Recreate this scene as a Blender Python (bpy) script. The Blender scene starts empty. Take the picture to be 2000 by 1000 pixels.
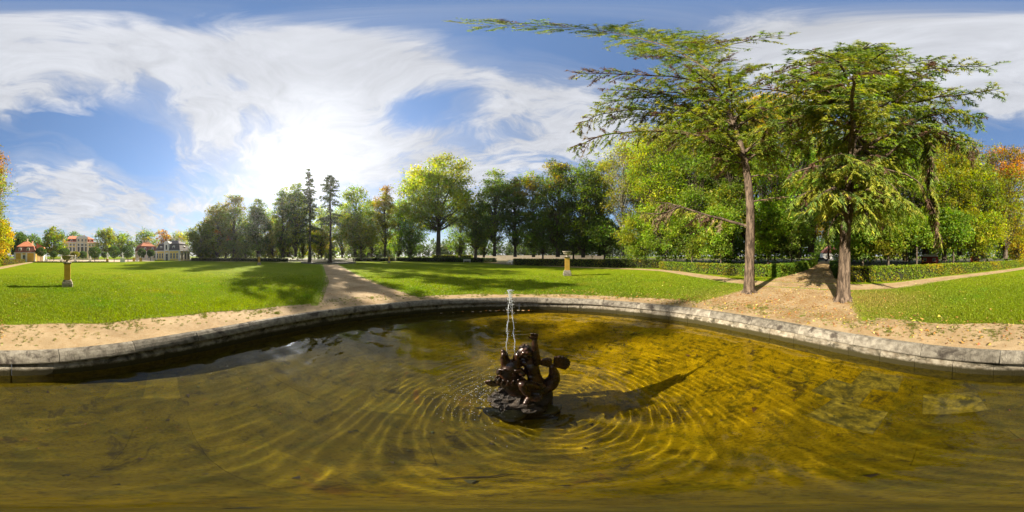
import bpy, math, random
import numpy as np
from mathutils import Vector, Matrix

# ------------------------------------------------------------------ basics
sc = bpy.context.scene
COL = sc.collection
R = math.radians
PI = math.pi
CAM_Z = 2.0                      # lens 2.0 m above the lawn, 2.5 m above the water
SUN_X, SUN_Y = 571.0, 334.0      # bearing / height of the sun in survey units


def az(x):                       # survey bearing (2000 units to the full circle, 1000 = straight ahead)
    return R((x - 1000.0) * 0.18)


def el(y):
    return R((500.0 - y) * 0.18)


def at(x, d, z=0.0):             # point on the site: bearing, horizontal distance, height
    a = az(x)
    return Vector((d * math.sin(a), d * math.cos(a), z))


def gd(y, z=0.0):                # distance at which ground of height z is sighted
    return (CAM_Z - z) / math.tan(-el(y))


def hz(y, d):                    # height sighted at distance d
    return CAM_Z + d * math.tan(el(y))


def P3(x, y, d):
    return at(x, d, hz(y, d))


# ------------------------------------------------------------------ camera
cam_d = bpy.data.cameras.new('camera')
cam = bpy.data.objects.new('camera', cam_d)
COL.objects.link(cam)
sc.camera = cam
cam_d.type = 'PANO'
cam_d.panorama_type = 'EQUIRECTANGULAR'
cam.location = (0, 0, CAM_Z)
cam.rotation_euler = (PI / 2, 0, 0)
cam_d.clip_start = 0.02
cam_d.clip_end = 3000

# ------------------------------------------------------------------ node helper


def node(nt, t, inp=None, **props):
    n = nt.nodes.new(t)
    for k, v in props.items():
        setattr(n, k, v)
    for k, v in (inp or {}).items():
        s = n.inputs[k]
        if isinstance(v, bpy.types.NodeSocket):
            nt.links.new(v, s)
        else:
            s.default_value = v
    return n


def mth(nt, op, a, b=None, clamp=False):
    i = {0: a}
    if b is not None:
        i[1] = b
    n = node(nt, 'ShaderNodeMath', i, operation=op)
    n.use_clamp = clamp
    return n.outputs[0]


def ramp(nt, fac, lo, hi, a=0.0, b=1.0, smooth=True):
    n = node(nt, 'ShaderNodeMapRange', {0: fac, 1: lo, 2: hi, 3: a, 4: b})
    n.interpolation_type = 'SMOOTHSTEP' if smooth else 'LINEAR'
    n.clamp = True
    return n.outputs[0]


def mixc(nt, fac, a, b):
    n = nt.nodes.new('ShaderNodeMix')
    n.data_type = 'RGBA'
    for s, v in ((n.inputs[0], fac), (n.inputs[6], a), (n.inputs[7], b)):
        if isinstance(v, bpy.types.NodeSocket):
            nt.links.new(v, s)
        else:
            s.default_value = v if not isinstance(v, tuple) or len(v) == 4 else (*v, 1)
    return n.outputs[2]


def noise(nt, vec, scale, detail=4.0, rough=0.55, dist=0.0):
    i = {'Scale': scale, 'Detail': detail, 'Roughness': rough, 'Distortion': dist}
    if vec is not None:
        i['Vector'] = vec
    return node(nt, 'ShaderNodeTexNoise', i).outputs[0]


# ------------------------------------------------------------------ world, sun, exposure
EXPOSURE = 1.75
SKY = 0.075
S_AZ, S_EL = az(SUN_X), el(SUN_Y)
SUN_DIR = Vector((math.cos(S_EL) * math.sin(S_AZ), math.cos(S_EL) * math.cos(S_AZ), math.sin(S_EL)))


def build_world():
    w = bpy.data.worlds.new('World')
    sc.world = w
    w.use_nodes = True
    nt = w.node_tree
    bg = nt.nodes['Background']
    sky = node(nt, 'ShaderNodeTexSky', sky_type='NISHITA', sun_disc=False)
    sky.sun_elevation = S_EL
    sky.sun_rotation = S_AZ
    sky.air_density = 1.0
    sky.dust_density = 0.35
    sky.ozone_density = 2.6
    tc = nt.nodes.new('ShaderNodeTexCoord').outputs['Generated']
    sep = node(nt, 'ShaderNodeSeparateXYZ', {0: tc})
    zz = mth(nt, 'MAXIMUM', mth(nt, 'ADD', sep.outputs[2], 0.16), 0.04)
    px = mth(nt, 'DIVIDE', sep.outputs[0], zz)
    py = mth(nt, 'DIVIDE', sep.outputs[1], zz)
    pl = node(nt, 'ShaderNodeCombineXYZ', {0: px, 1: py, 2: 0.0}).outputs[0]
    # high cirrus drawn out along one wind direction, warped into wisps
    wv = node(nt, 'ShaderNodeTexNoise', {'Vector': pl, 'Scale': 1.1, 'Detail': 3.0, 'Roughness': 0.5}).outputs[1]
    wv = node(nt, 'ShaderNodeVectorMath', {0: wv, 1: (0.5, 0.5, 0.5)}, operation='SUBTRACT').outputs[0]
    wv = node(nt, 'ShaderNodeVectorMath', {0: wv, 'Scale': 0.9}, operation='SCALE').outputs[0]
    pw = node(nt, 'ShaderNodeVectorMath', {0: pl, 1: wv}, operation='ADD').outputs[0]
    mp = node(nt, 'ShaderNodeMapping', {0: pw, 2: (0, 0, R(24)), 3: (0.7, 1.35, 1.0)}).outputs[0]
    n1 = noise(nt, mp, 1.5, 12, 0.60, 0.25)
    n2 = noise(nt, mp, 5.5, 10, 0.66, 0.5)
    mp2 = node(nt, 'ShaderNodeMapping', {0: pw, 2: (0, 0, R(50)), 3: (0.5, 3.2, 1.0)}).outputs[0]
    n3 = noise(nt, mp2, 1.9, 10, 0.64, 0.4)
    tot = mth(nt, 'ADD', mth(nt, 'MULTIPLY', n1, 0.62), mth(nt, 'MULTIPLY', n2, 0.40))
    tot = mth(nt, 'ADD', tot, mth(nt, 'MULTIPLY', n3, 0.34))
    # where the cloud sheets of that day stand: bearing, height, angular size, amount
    sheets = [
        (540, 240, 22, .26), (470, 130, 13, .20), (640, 120, 16, .24), (800, 105, 15, .20), (620, 300, 16, .24), (400, 250, 10, .20), (370, 215, 6, .10), (360, 330, 6, .10),
        (960, 150, 13, .18), (1080, 200, 15, .24), (930, 290, 17, .24), (780, 310, 15, .26), (1130, 150, 9, .14), (1180, 280, 12, .2), (700, 190, 8, .12),
        (210, 390, 13, .30), (90, 400, 13, .30), (320, 410, 12, .22), (150, 345, 6, .14), (60, 340, 5, .12), (230, 160, 12, .17), (110, 130, 14, .09), (270, 110, 8, .16), (290, 85, 5, .1),
        (10, 190, 9, .16), (1940, 110, 14, .1), (1600, 120, 16, .2), (1480, 140, 13, .2), (1740, 110, 15, .2), (1850, 200, 12, .2), (1970, 215, 7, .22), (1800, 60, 12, .1),
        (1400, 380, 16, .15), (1650, 400, 20, .12), (480, 340, 10, .16), (410, 385, 5, .12),
        (870, 192, 8, -.17), (930, 188, 6, -.12), (1110, 300, 12, .14), (900, 330, 12, .12), (770, 228, 7, -.2), (820, 215, 6, -.2), (700, 240, 4, -.14), (495, 150, 5, -.20), (440, 172, 4, -.16), (260, 275, 12, -.2), (180, 270, 12, -.15), (60, 275, 11, -.18),
        (390, 360, 5, -.14), (290, 335, 7, -.2), (1120, 95, 11, -.22), (1010, 70, 10, -.14), (1940, 270, 7, -.26), (380, 60, 8, -.10), (900, 25, 10, -.08),
        (600, 30, 9, -.06), (100, 35, 9, -.06), (330, 45, 8, -.06), (340, 170, 6, -.16), (1070, 105, 9, -.16), (1600, 40, 12, .08), (1850, 40, 10, .10),
    ]
    acc = None
    for x, y, s, wt in sheets:
        a, e = az(x), el(y)
        dv = (math.cos(e) * math.sin(a), math.cos(e) * math.cos(a), math.sin(e))
        dt = node(nt, 'ShaderNodeVectorMath', {0: tc, 1: dv}, operation='DOT_PRODUCT').outputs['Value']
        m = ramp(nt, dt, math.cos(R(s * 1.55)), math.cos(R(s * 0.1)), 0.0, wt)
        acc = m if acc is None else mth(nt, 'ADD', acc, m)
    tot = mth(nt, 'ADD', mth(nt, 'MULTIPLY', mth(nt, 'SUBTRACT', tot, 0.68), 2.3), 0.60)
    cov = mth(nt, 'ADD', tot, acc)
    dens = ramp(nt, cov, 0.62, 1.00, 0.0, 1.0, smooth=False)
    dens = mth(nt, 'POWER', dens, 1.0)
    mp3 = node(nt, 'ShaderNodeMapping', {0: pw, 2: (0, 0, R(38)), 3: (0.32, 2.2, 1.0)}).outputs[0]
    thin = noise(nt, mp3, 1.4, 10, 0.62, 0.6)
    thin = mth(nt, 'ADD', thin, mth(nt, 'MULTIPLY', acc, 0.35))
    thin = ramp(nt, thin, 0.42, 0.74, 0.0, 0.55, False)
    dens = mth(nt, 'MAXIMUM', dens, thin)
    sd = node(nt, 'ShaderNodeVectorMath', {0: tc, 1: tuple(SUN_DIR)}, operation='DOT_PRODUCT').outputs['Value']
    sd = mth(nt, 'MAXIMUM', sd, 0.0)
    g1 = mth(nt, 'MULTIPLY', mth(nt, 'POWER', sd, 14.0), 1.5)
    g2 = mth(nt, 'MULTIPLY', mth(nt, 'POWER', sd, 260.0), 7.0)
    g3 = mth(nt, 'MULTIPLY', mth(nt, 'POWER', sd, 2500.0), 60.0)
    body = ramp(nt, mth(nt, 'ADD', n2, n1), 0.7, 1.3, 0.74, 1.16, False)
    cl = mth(nt, 'ADD', mth(nt, 'ADD', mth(nt, 'ADD', g1, g2), g3), 3.0)
    cl = mth(nt, 'MULTIPLY', cl, body)
    cc = node(nt, 'ShaderNodeVectorMath', {0: (0.95, 0.98, 1.05), 'Scale': cl}, operation='SCALE').outputs[0]
    # clear sky, with the blue of a dry autumn day
    hs = node(nt, 'ShaderNodeHueSaturation', {'Saturation': 1.02, 'Value': 1.28, 'Color': sky.outputs[0]}).outputs[0]
    lum = node(nt, 'ShaderNodeRGBToBW', {0: sky.outputs[0]}).outputs[0]
    soft = mth(nt, 'DIVIDE', 1.0, mth(nt, 'ADD', 1.0, mth(nt, 'MULTIPLY', lum, 0.24)))
    hs = node(nt, 'ShaderNodeVectorMath', {0: hs, 'Scale': soft}, operation='SCALE').outputs[0]
    veil = mth(nt, 'MAXIMUM', dens, mth(nt, 'MULTIPLY', mth(nt, 'ADD', g2, g3), 0.04, True))
    veil = mth(nt, 'MAXIMUM', veil, ramp(nt, sep.outputs[2], 0.0, 0.16, 0.72, 0.0))
    veil = mth(nt, 'MINIMUM', veil, 0.97)
    nt.links.new(mixc(nt, veil, hs, cc), bg.inputs[0])
    bg.inputs[1].default_value = SKY
    w.cycles.sampling_method = 'MANUAL'
    w.cycles.sample_map_resolution = 1024


build_world()
sl = bpy.data.lights.new('sun', 'SUN')
sl.energy = 4.6
sl.angle = R(0.53)
sl.color = (1.0, 0.9, 0.74)
sun = bpy.data.objects.new('sun', sl)
sun.rotation_euler = SUN_DIR.to_track_quat('Z', 'Y').to_euler()
sun.location = SUN_DIR * 60
COL.objects.link(sun)
sc.view_settings.view_transform = 'Standard'
sc.view_settings.look = 'None'
sc.view_settings.exposure = EXPOSURE
sc.view_settings.gamma = 1.0
sc.view_settings.use_curve_mapping = False
sc.cycles.max_bounces = 10
sc.cycles.diffuse_bounces = 4
sc.cycles.glossy_bounces = 4
sc.cycles.transmission_bounces = 8
sc.cycles.transparent_max_bounces = 12
sc.cycles.sample_clamp_indirect = 6.0
sc.cycles.use_denoising = True

# ------------------------------------------------------------------ mesh helpers


def link(o, parent=None):
    COL.objects.link(o)
    if parent is not None:
        o.parent = parent
    return o


def tag(o, label=None, cat=None, group=None, kind=None):
    if label:
        o['label'] = label
    if cat:
        o['category'] = cat
    if group:
        o['group'] = group
    if kind:
        o['kind'] = kind
    return o


def empty(name, loc, rz=0.0, s=1.0):
    o = bpy.data.objects.new(name, None)
    o.empty_display_size = 0.3
    o.location = loc
    o.rotation_euler = (0, 0, rz)
    o.scale = (s, s, s)
    return link(o)


class Geo:
    """collects verts and faces (tri or quad arrays) with an optional colour for each vertex"""

    def __init__(self):
        self.V, self.T, self.Q, self.C, self.n = [], [], [], [], 0

    def add(self, V, F, col=None):
        V = np.asarray(V, dtype=np.float64).reshape(-1, 3)
        F = np.asarray(F, dtype=np.int64)
        if len(V) == 0 or len(F) == 0:
            return self
        self.V.append(V)
        (self.T if F.shape[1] == 3 else self.Q).append(F + self.n)
        if col is not None:
            col = np.asarray(col, dtype=np.float32)
            if col.ndim == 1:
                col = np.tile(col, (len(V), 1))
            self.C.append(col)
        self.n += len(V)
        return self

    def box(self, x0, x1, y0, y1, z0, z1, bev=0.0, col=None):
        if bev <= 0:
            V = [(x, y, z) for z in (z0, z1) for y in (y0, y1) for x in (x0, x1)]
            F = [(0, 2, 3, 1), (4, 5, 7, 6), (0, 1, 5, 4), (2, 6, 7, 3), (0, 4, 6, 2), (1, 3, 7, 5)]
            return self.add(V, F, col)
        b = bev
        r0 = [(x0 + b, y0), (x1 - b, y0), (x1, y0 + b), (x1, y1 - b), (x1 - b, y1), (x0 + b, y1), (x0, y1 - b), (x0, y0 + b)]
        cx, cy = (x0 + x1) / 2, (y0 + y1) / 2
        sx, sy = max(1e-6, (x1 - x0) / 2), max(1e-6, (y1 - y0) / 2)
        r1 = [(cx + (x - cx) * (1 - b / sx), cy + (y - cy) * (1 - b / sy)) for x, y in r0]
        rings = [[(x, y, z0) for x, y in r1], [(x, y, z0 + b) for x, y in r0], [(x, y, z1 - b) for x, y in r0], [(x, y, z1) for x, y in r1]]
        return self.rings(rings, cap=True, col=col)

    def rings(self, rings, cap=True, col=None, closed=True):
        k = len(rings[0])
        V = [p for r in rings for p in r]
        F = []
        for i in range(len(rings) - 1):
            for j in range(k if closed else k - 1):
                a, b = i * k + j, i * k + (j + 1) % k
                F.append((a, b, b + k, a + k))
        base = self.n
        self.add(V, F, col)
        if cap:
            T = []
            o = (len(rings) - 1) * k
            for j in range(1, k - 1):
                T.append((0, j + 1, j))
                T.append((o, o + j, o + j + 1))
            self.T.append(np.array(T) + base)
        return self

    def lathe(self, prof, seg=20, col=None, c=(0, 0)):
        rings = []
        for r, z in prof:
            rings.append([(c[0] + r * math.cos(2 * PI * j / seg), c[1] + r * math.sin(2 * PI * j / seg), z) for j in range(seg)])
        return self.rings(rings, True, col)

    def prism(self, poly, y0, y1, col=None):
        """polygon in x,z extruded along y (convex or star-shaped about its first point)"""
        k = len(poly)
        V = [(x, y0, z) for x, z in poly] + [(x, y1, z) for x, z in poly]
        base = self.n
        self.add(V, [(j, (j + 1) % k, (j + 1) % k + k, j + k) for j in range(k)], col)
        T = []
        for j in range(1, k - 1):
            T.append((0, j + 1, j))
            T.append((k, k + j, k + j + 1))
        self.T.append(np.array(T) + base)
        return self

    def tube(self, path, rad, sides=6, col=None, cap=True, wob=0.0, rng=None):
        P = np.asarray(path, dtype=np.float64)
        n = len(P)
        rad = np.broadcast_to(np.asarray(rad, dtype=np.float64), (n,))
        t = np.gradient(P, axis=0)
        t /= np.linalg.norm(t, axis=1)[:, None] + 1e-12
        ref = np.where(np.abs(t[:, 2:3]) > 0.92, np.array([[1.0, 0.2, 0]]), np.array([[0, 0, 1.0]]))
        if np.any(np.abs(t[:, 2]) > 0.92):
            ref = np.tile(np.array([[1.0, 0.2, 0.1]]), (n, 1)) if np.mean(np.abs(t[:, 2])) > 0.5 else ref
        u = np.cross(t, ref)
        u /= np.linalg.norm(u, axis=1)[:, None] + 1e-12
        v = np.cross(t, u)
        th = np.linspace(0, 2 * PI, sides, endpoint=False)
        rr = rad[:, None] * (np.ones((n, sides)) if rng is None or wob == 0 else 1 + wob * rng.standard_normal((n, sides)))
        V = P[:, None, :] + rr[:, :, None] * (np.cos(th)[None, :, None] * u[:, None, :] + np.sin(th)[None, :, None] * v[:, None, :])
        idx = np.arange(n * sides).reshape(n, sides)
        a = idx[:-1]
        b = np.roll(idx, -1, axis=1)[:-1]
        F = np.stack([a, b, np.roll(idx, -1, axis=1)[1:], idx[1:]], axis=-1).reshape(-1, 4)
        base = self.n
        self.add(V.reshape(-1, 3), F, col)
        if cap:
            T = []
            o = (n - 1) * sides
            for j in range(1, sides - 1):
                T.append((0, j, j + 1))
                T.append((o, o + j + 1, o + j))
            self.T.append(np.array(T) + base)
        return self

    def ball(self, c, r, seg=12, rngs=8, sc3=(1, 1, 1), col=None):
        rings = []
        for i in range(rngs + 1):
            ph = PI * (i / rngs) * 0.998 + 0.001 * PI
            rings.append([(c[0] + sc3[0] * r * math.sin(ph) * math.cos(2 * PI * j / seg), c[1] + sc3[1] * r * math.sin(ph) * math.sin(2 * PI * j / seg),
                           c[2] - sc3[2] * r * math.cos(ph)) for j in range(seg)])
        return self.rings(rings, True, col)

    def mesh(self, name, smooth=False):
        V = np.concatenate(self.V)
        me = bpy.data.meshes.new(name)
        T = np.concatenate(self.T) if self.T else np.zeros((0, 3), int)
        Q = np.concatenate(self.Q) if self.Q else np.zeros((0, 4), int)
        me.vertices.add(len(V))
        me.vertices.foreach_set('co', V.astype(np.float32).ravel())
        nl = len(T) * 3 + len(Q) * 4
        me.loops.add(nl)
        me.loops.foreach_set('vertex_index', np.concatenate([T.ravel(), Q.ravel()]).astype(np.int32))
        me.polygons.add(len(T) + len(Q))
        st = np.concatenate([np.arange(len(T)) * 3, len(T) * 3 + np.arange(len(Q)) * 4]).astype(np.int32)
        me.polygons.foreach_set('loop_start', st)
        me.polygons.foreach_set('use_smooth', np.full(len(T) + len(Q), bool(smooth)))
        me.update(calc_edges=True)
        if self.C:
            C = np.concatenate(self.C)
            if C.shape[1] == 3:
                C = np.concatenate([C, np.ones((len(C), 1), np.float32)], axis=1)
            at_ = me.color_attributes.new('tint', 'FLOAT_COLOR', 'POINT')
            at_.data.foreach_set('color', C.astype(np.float32).ravel())
        return me

    def obj(self, name, mat, parent=None, smooth=False):
        me = self.mesh(name, smooth)
        me.materials.append(mat)
        return link(bpy.data.objects.new(name, me), parent)


# ------------------------------------------------------------------ materials


def new_mat(name):
    m = bpy.data.materials.new(name)
    m.use_nodes = True
    nt = m.node_tree
    return m, nt, nt.nodes['Principled BSDF']


def objco(nt):
    return nt.nodes.new('ShaderNodeTexCoord').outputs['Object']


def geopos(nt):
    return nt.nodes.new('ShaderNodeNewGeometry').outputs['Position']


def bump(nt, h, strength=0.3, dist=0.02):
    return node(nt, 'ShaderNodeBump', {'Height': h, 'Strength': strength, 'Distance': dist}).outputs[0]


def speckle_mat(name, a, b, scale=6.0, rough=0.85, bs=0.3, bd=0.02, c=None, cs=1.5, cf=(0.55, 0.7), spec=0.3, world=False, rnd=0.0):
    """two-tone noisy surface with an optional third tone in blotches"""
    m, nt, p = new_mat(name)
    v = geopos(nt) if world else objco(nt)
    n1 = noise(nt, v, scale, 8, 0.62)
    col = mixc(nt, ramp(nt, n1, 0.32, 0.68), a, b)
    if c is not None:
        n2 = noise(nt, v, cs, 6, 0.65, 0.4)
        col = mixc(nt, ramp(nt, n2, *cf), col, c)
    if rnd:
        oi = nt.nodes.new('ShaderNodeObjectInfo').outputs['Random']
        hs = node(nt, 'ShaderNodeHueSaturation', {'Color': col, 'Value': ramp(nt, oi, 0, 1, 1 - rnd, 1 + rnd, False)})
        col = hs.outputs[0]
    nt.links.new(col, p.inputs['Base Color'])
    p.inputs['Roughness'].default_value = rough
    p.inputs['Specular IOR Level'].default_value = spec
    nt.links.new(bump(nt, noise(nt, v, scale * 5, 6, 0.7), bs, bd), p.inputs['Normal'])
    return m


def leaf_mat(name, trans=0.5, rough=0.55, sat=1.0):
    m, nt, p = new_mat(name)
    at_ = node(nt, 'ShaderNodeAttribute', attribute_name='tint').outputs['Color']
    nt.links.new(at_, p.inputs['Base Color'])
    p.inputs['Roughness'].default_value = rough
    p.inputs['Specular IOR Level'].default_value = 0.25
    tr = node(nt, 'ShaderNodeBsdfTranslucent', {0: node(nt, 'ShaderNodeHueSaturation', {'Color': at_, 'Saturation': 1.12, 'Value': 1.75}).outputs[0]})
    mx = node(nt, 'ShaderNodeMixShader', {0: trans, 1: p.outputs[0], 2: tr.outputs[0]})
    nt.links.new(mx.outputs[0], nt.nodes['Material Output'].inputs[0])
    return m


def grass_col(nt, v):
    big = noise(nt, v, 0.22, 4, 0.6)
    mid = noise(nt, v, 1.6, 5, 0.65)
    fine = noise(nt, v, 26, 4, 0.7)
    c = mixc(nt, ramp(nt, mid, 0.3, 0.7), (0.115, 0.165, 0.005), (0.160, 0.205, 0.006))
    c = mixc(nt, mth(nt, 'MULTIPLY', ramp(nt, noise(nt, v, 0.6, 6, 0.7), 0.5, 0.66), 0.5), c, (0.088, 0.140, 0.005))
    c = mixc(nt, mth(nt, 'MULTIPLY', ramp(nt, big, 0.45, 0.7), 0.7), c, (0.185, 0.200, 0.010))
    c = mixc(nt, mth(nt, 'MULTIPLY', ramp(nt, fine, 0.5, 0.8), 0.55), c, (0.080, 0.122, 0.005))
    return c, fine


def sand_col(nt, v):
    a = noise(nt, v, 1.3, 6, 0.65)
    b = noise(nt, v, 38, 5, 0.75)
    c = mixc(nt, ramp(nt, a, 0.3, 0.7), (0.285, 0.205, 0.112), (0.385, 0.285, 0.165))
    c = mixc(nt, mth(nt, 'MULTIPLY', ramp(nt, b, 0.52, 0.75), 0.6), c, (0.16, 0.105, 0.052))
    c = mixc(nt, mth(nt, 'MULTIPLY', ramp(nt, noise(nt, v, 0.55, 7, 0.7, 0.4), 0.48, 0.66), 0.55), c, (0.185, 0.125, 0.065))
    d = noise(nt, v, 7, 5, 0.7)
    c = mixc(nt, mth(nt, 'MULTIPLY', ramp(nt, d, 0.58, 0.7), 0.5), c, (0.19, 0.13, 0.05))
    return c, b


def lawn_mat():
    m, nt, p = new_mat('lawn_grass')
    v = geopos(nt)
    c, f = grass_col(nt, v)
    nt.links.new(c, p.inputs['Base Color'])
    p.inputs['Roughness'].default_value = 0.9
    p.inputs['Specular IOR Level'].default_value = 0.02
    nt.links.new(bump(nt, f, 1.0, 0.06), p.inputs['Normal'])
    return m


def path_mat(name, litter=0.0):
    """sand that breaks up into grass where the attribute 'tint' runs out to 0"""
    m, nt, p = new_mat(name)
    v = geopos(nt)
    g, f = grass_col(nt, v)
    s, b = sand_col(nt, v)
    if litter:
        l1 = noise(nt, v, 9, 6, 0.75)
        l2 = noise(nt, v, 0.8, 4, 0.6)
        s = mixc(nt, mth(nt, 'MULTIPLY', ramp(nt, mth(nt, 'ADD', l1, mth(nt, 'MULTIPLY', l2, 0.6)), 0.74, 0.92), litter), s, (0.23, 0.125, 0.042))
    e = node(nt, 'ShaderNodeAttribute', attribute_name='tint').outputs['Fac']
    k = mth(nt, 'ADD', mth(nt, 'MULTIPLY', noise(nt, v, 3.2, 6, 0.7), 0.9), mth(nt, 'MULTIPLY', noise(nt, v, 22, 4, 0.7), 0.6))
    k = mth(nt, 'SUBTRACT', mth(nt, 'MULTIPLY', e, 1.6), mth(nt, 'SUBTRACT', k, 0.27))
    c = mixc(nt, ramp(nt, k, 0.0, 0.22), g, s)
    nt.links.new(c, p.inputs['Base Color'])
    p.inputs['Roughness'].default_value = 0.92
    p.inputs['Specular IOR Level'].default_value = 0.15
    nt.links.new(bump(nt, b, 0.5, 0.02), p.inputs['Normal'])
    return m


def bark_mat(name, a, b, sc_=9.0):
    m, nt, p = new_mat(name)
    v = node(nt, 'ShaderNodeMapping', {0: objco(nt), 3: (1, 1, 0.22)}).outputs[0]
    n1 = noise(nt, v, sc_, 8, 0.7, 0.6)
    n2 = noise(nt, v, sc_ * 3, 5, 0.7)
    c = mixc(nt, ramp(nt, n1, 0.35, 0.65), a, b)
    nt.links.new(c, p.inputs['Base Color'])
    p.inputs['Roughness'].default_value = 0.9
    p.inputs['Specular IOR Level'].default_value = 0.15
    nt.links.new(bump(nt, mth(nt, 'ADD', n1, mth(nt, 'MULTIPLY', n2, 0.4)), 0.9, 0.06), p.inputs['Normal'])
    return m


def plain(name, c, rough=0.7, spec=0.3, metal=0.0, em=None):
    m, nt, p = new_mat(name)
    v = objco(nt)
    n1 = noise(nt, v, 3.0, 6, 0.65)
    col = mixc(nt, ramp(nt, n1, 0.25, 0.75), tuple(x * 0.86 for x in c), tuple(min(1, x * 1.1) for x in c))
    nt.links.new(col, p.inputs['Base Color'])
    p.inputs['Roughness'].default_value = rough
    p.inputs['Specular IOR Level'].default_value = spec
    p.inputs['Metallic'].default_value = metal
    return m


M = {}
M['lawn'] = lawn_mat()
M['sand'] = path_mat('gravel_sand', 0.35)
M['avenue'] = path_mat('gravel_leaf_litter', 0.85)
M['leaf'] = leaf_mat('leaf')
M['needle'] = leaf_mat('needle', 0.3, 0.6)
M['blade'] = leaf_mat('grass_blade', 0.4, 0.6)
M['dead_leaf'] = leaf_mat('fallen_leaf', 0.2, 0.8)
M['bark'] = bark_mat('bark_brown', (0.035, 0.026, 0.018), (0.115, 0.09, 0.065), 7)
M['bark_pale'] = bark_mat('bark_pale', (0.14, 0.12, 0.10), (0.33, 0.30, 0.25), 5)
M['bark_red'] = bark_mat('bark_conifer', (0.028, 0.020, 0.014), (0.155, 0.112, 0.078), 8)
M['twig'] = plain('hedge_wood', (0.02, 0.022, 0.012), 0.95, 0.1)
M['stone'] = speckle_mat('kerb_sandstone', (0.105, 0.09, 0.068), (0.23, 0.205, 0.16), 7, 0.9, 0.8, 0.03, c=(0.045, 0.036, 0.028), cs=2.4, cf=(0.52, 0.66), world=True, rnd=0.25)


def course_mat():
    m = speckle_mat('course_sandstone', (0.13, 0.105, 0.07), (0.26, 0.23, 0.175), 8, 0.85, 0.8, 0.03, c=(0.04, 0.034, 0.02), cs=3.0, cf=(0.48, 0.64), world=True, rnd=0.2)
    nt = m.node_tree
    p = nt.nodes['Principled BSDF']
    col = p.inputs['Base Color'].links[0].from_socket
    v = geopos(nt)
    z = node(nt, 'ShaderNodeSeparateXYZ', {0: v}).outputs[2]
    k = mth(nt, 'ADD', z, mth(nt, 'MULTIPLY', noise(nt, v, 4, 5, 0.7), 0.10))
    # slimy tide line just above the water and below it
    wet = mixc(nt, ramp(nt, k, -0.33, -0.25, 1, 0), col, (0.032, 0.026, 0.006))
    deep = mixc(nt, ramp(nt, noise(nt, v, 9, 6, 0.7), 0.35, 0.7), (0.13, 0.10, 0.004), (0.05, 0.042, 0.004))
    nt.links.new(mixc(nt, ramp(nt, z, -0.515, -0.495, 1, 0), wet, deep), p.inputs['Base Color'])
    return m


M['stone_base'] = course_mat()
M['pillar_stone'] = speckle_mat('pillar_sandstone', (0.24, 0.205, 0.155), (0.42, 0.37, 0.285), 8, 0.9, 0.5, 0.02, c=(0.08, 0.075, 0.06), cs=5, cf=(0.5, 0.7))
M['ochre'] = speckle_mat('ochre_plaster', (0.56, 0.32, 0.05), (0.66, 0.40, 0.075), 3, 0.9, 0.15, 0.01, c=(0.36, 0.21, 0.06), cs=2, cf=(0.6, 0.8))
M['wall_yellow'] = speckle_mat('yellow_render', (0.80, 0.56, 0.13), (0.86, 0.64, 0.18), 1.2, 0.9, 0.1, 0.01)
M['wall_cream'] = speckle_mat('cream_render', (0.70, 0.56, 0.37), (0.80, 0.67, 0.46), 0.8, 0.9, 0.1, 0.01)
M['wall_ochre'] = speckle_mat('house_ochre_render', (0.58, 0.34, 0.05), (0.66, 0.40, 0.07), 1.2, 0.9, 0.1, 0.01)
M['trim'] = speckle_mat('white_trim', (0.66, 0.62, 0.54), (0.78, 0.75, 0.68), 2, 0.85, 0.1, 0.01)
M['roof_red'] = speckle_mat('red_tiles', (0.42, 0.14, 0.065), (0.54, 0.21, 0.10), 6, 0.9, 0.4, 0.03, c=(0.26, 0.09, 0.05), cs=1)
M['roof_brown'] = speckle_mat('brown_tiles', (0.17, 0.065, 0.045), (0.25, 0.10, 0.065), 6, 0.9, 0.4, 0.03)
M['roof_dark'] = speckle_mat('dark_slates', (0.07, 0.06, 0.055), (0.13, 0.11, 0.10), 6, 0.85, 0.4, 0.03)
M['pane'] = plain('window_glass', (0.03, 0.035, 0.04), 0.12, 0.6)
M['wood_dark'] = plain('dark_wood', (0.07, 0.045, 0.025), 0.7)
M['bench_white'] = plain('bench_white_paint', (0.62, 0.62, 0.58), 0.6)
M['beige'] = speckle_mat('boundary_wall_render', (0.42, 0.34, 0.24), (0.52, 0.44, 0.33), 0.7, 0.95, 0.1, 0.01)
M['red_paint'] = plain('red_paint', (0.42, 0.06, 0.045), 0.6)
M['car_silver'] = plain('car_silver', (0.5, 0.52, 0.55), 0.3, 0.5, 0.3)
M['car_blue'] = plain('car_blue', (0.10, 0.14, 0.26), 0.3, 0.5, 0.2)
M['tyre'] = plain('tyre_rubber', (0.02, 0.02, 0.02), 0.8)


def bronze_mat():
    m, nt, p = new_mat('wet_bronze')
    v = objco(nt)
    n1 = noise(nt, v, 9, 6, 0.65)
    c = mixc(nt, ramp(nt, n1, 0.35, 0.7), (0.010, 0.006, 0.004), (0.062, 0.024, 0.010))
    c = mixc(nt, ramp(nt, noise(nt, v, 4, 5, 0.6), 0.62, 0.78), c, (0.03, 0.03, 0.018))
    nt.links.new(c, p.inputs['Base Color'])
    p.inputs['Metallic'].default_value = 0.25
    nt.links.new(ramp(nt, noise(nt, v, 14, 4, 0.6), 0.3, 0.7, 0.18, 0.45), p.inputs['Roughness'])
    p.inputs['Specular IOR Level'].default_value = 0.55
    nt.links.new(bump(nt, noise(nt, v, 45, 5, 0.65), 0.25, 0.01), p.inputs['Normal'])
    return m


M['bronze'] = bronze_mat()
M['rock'] = speckle_mat('wet_rock', (0.010, 0.006, 0.003), (0.030, 0.019, 0.010), 9, 0.5, 0.9, 0.03, spec=0.35)
M['rock_algae'] = speckle_mat('algae_rock', (0.045, 0.038, 0.010), (0.085, 0.072, 0.022), 7, 0.6, 0.5, 0.02)


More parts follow.
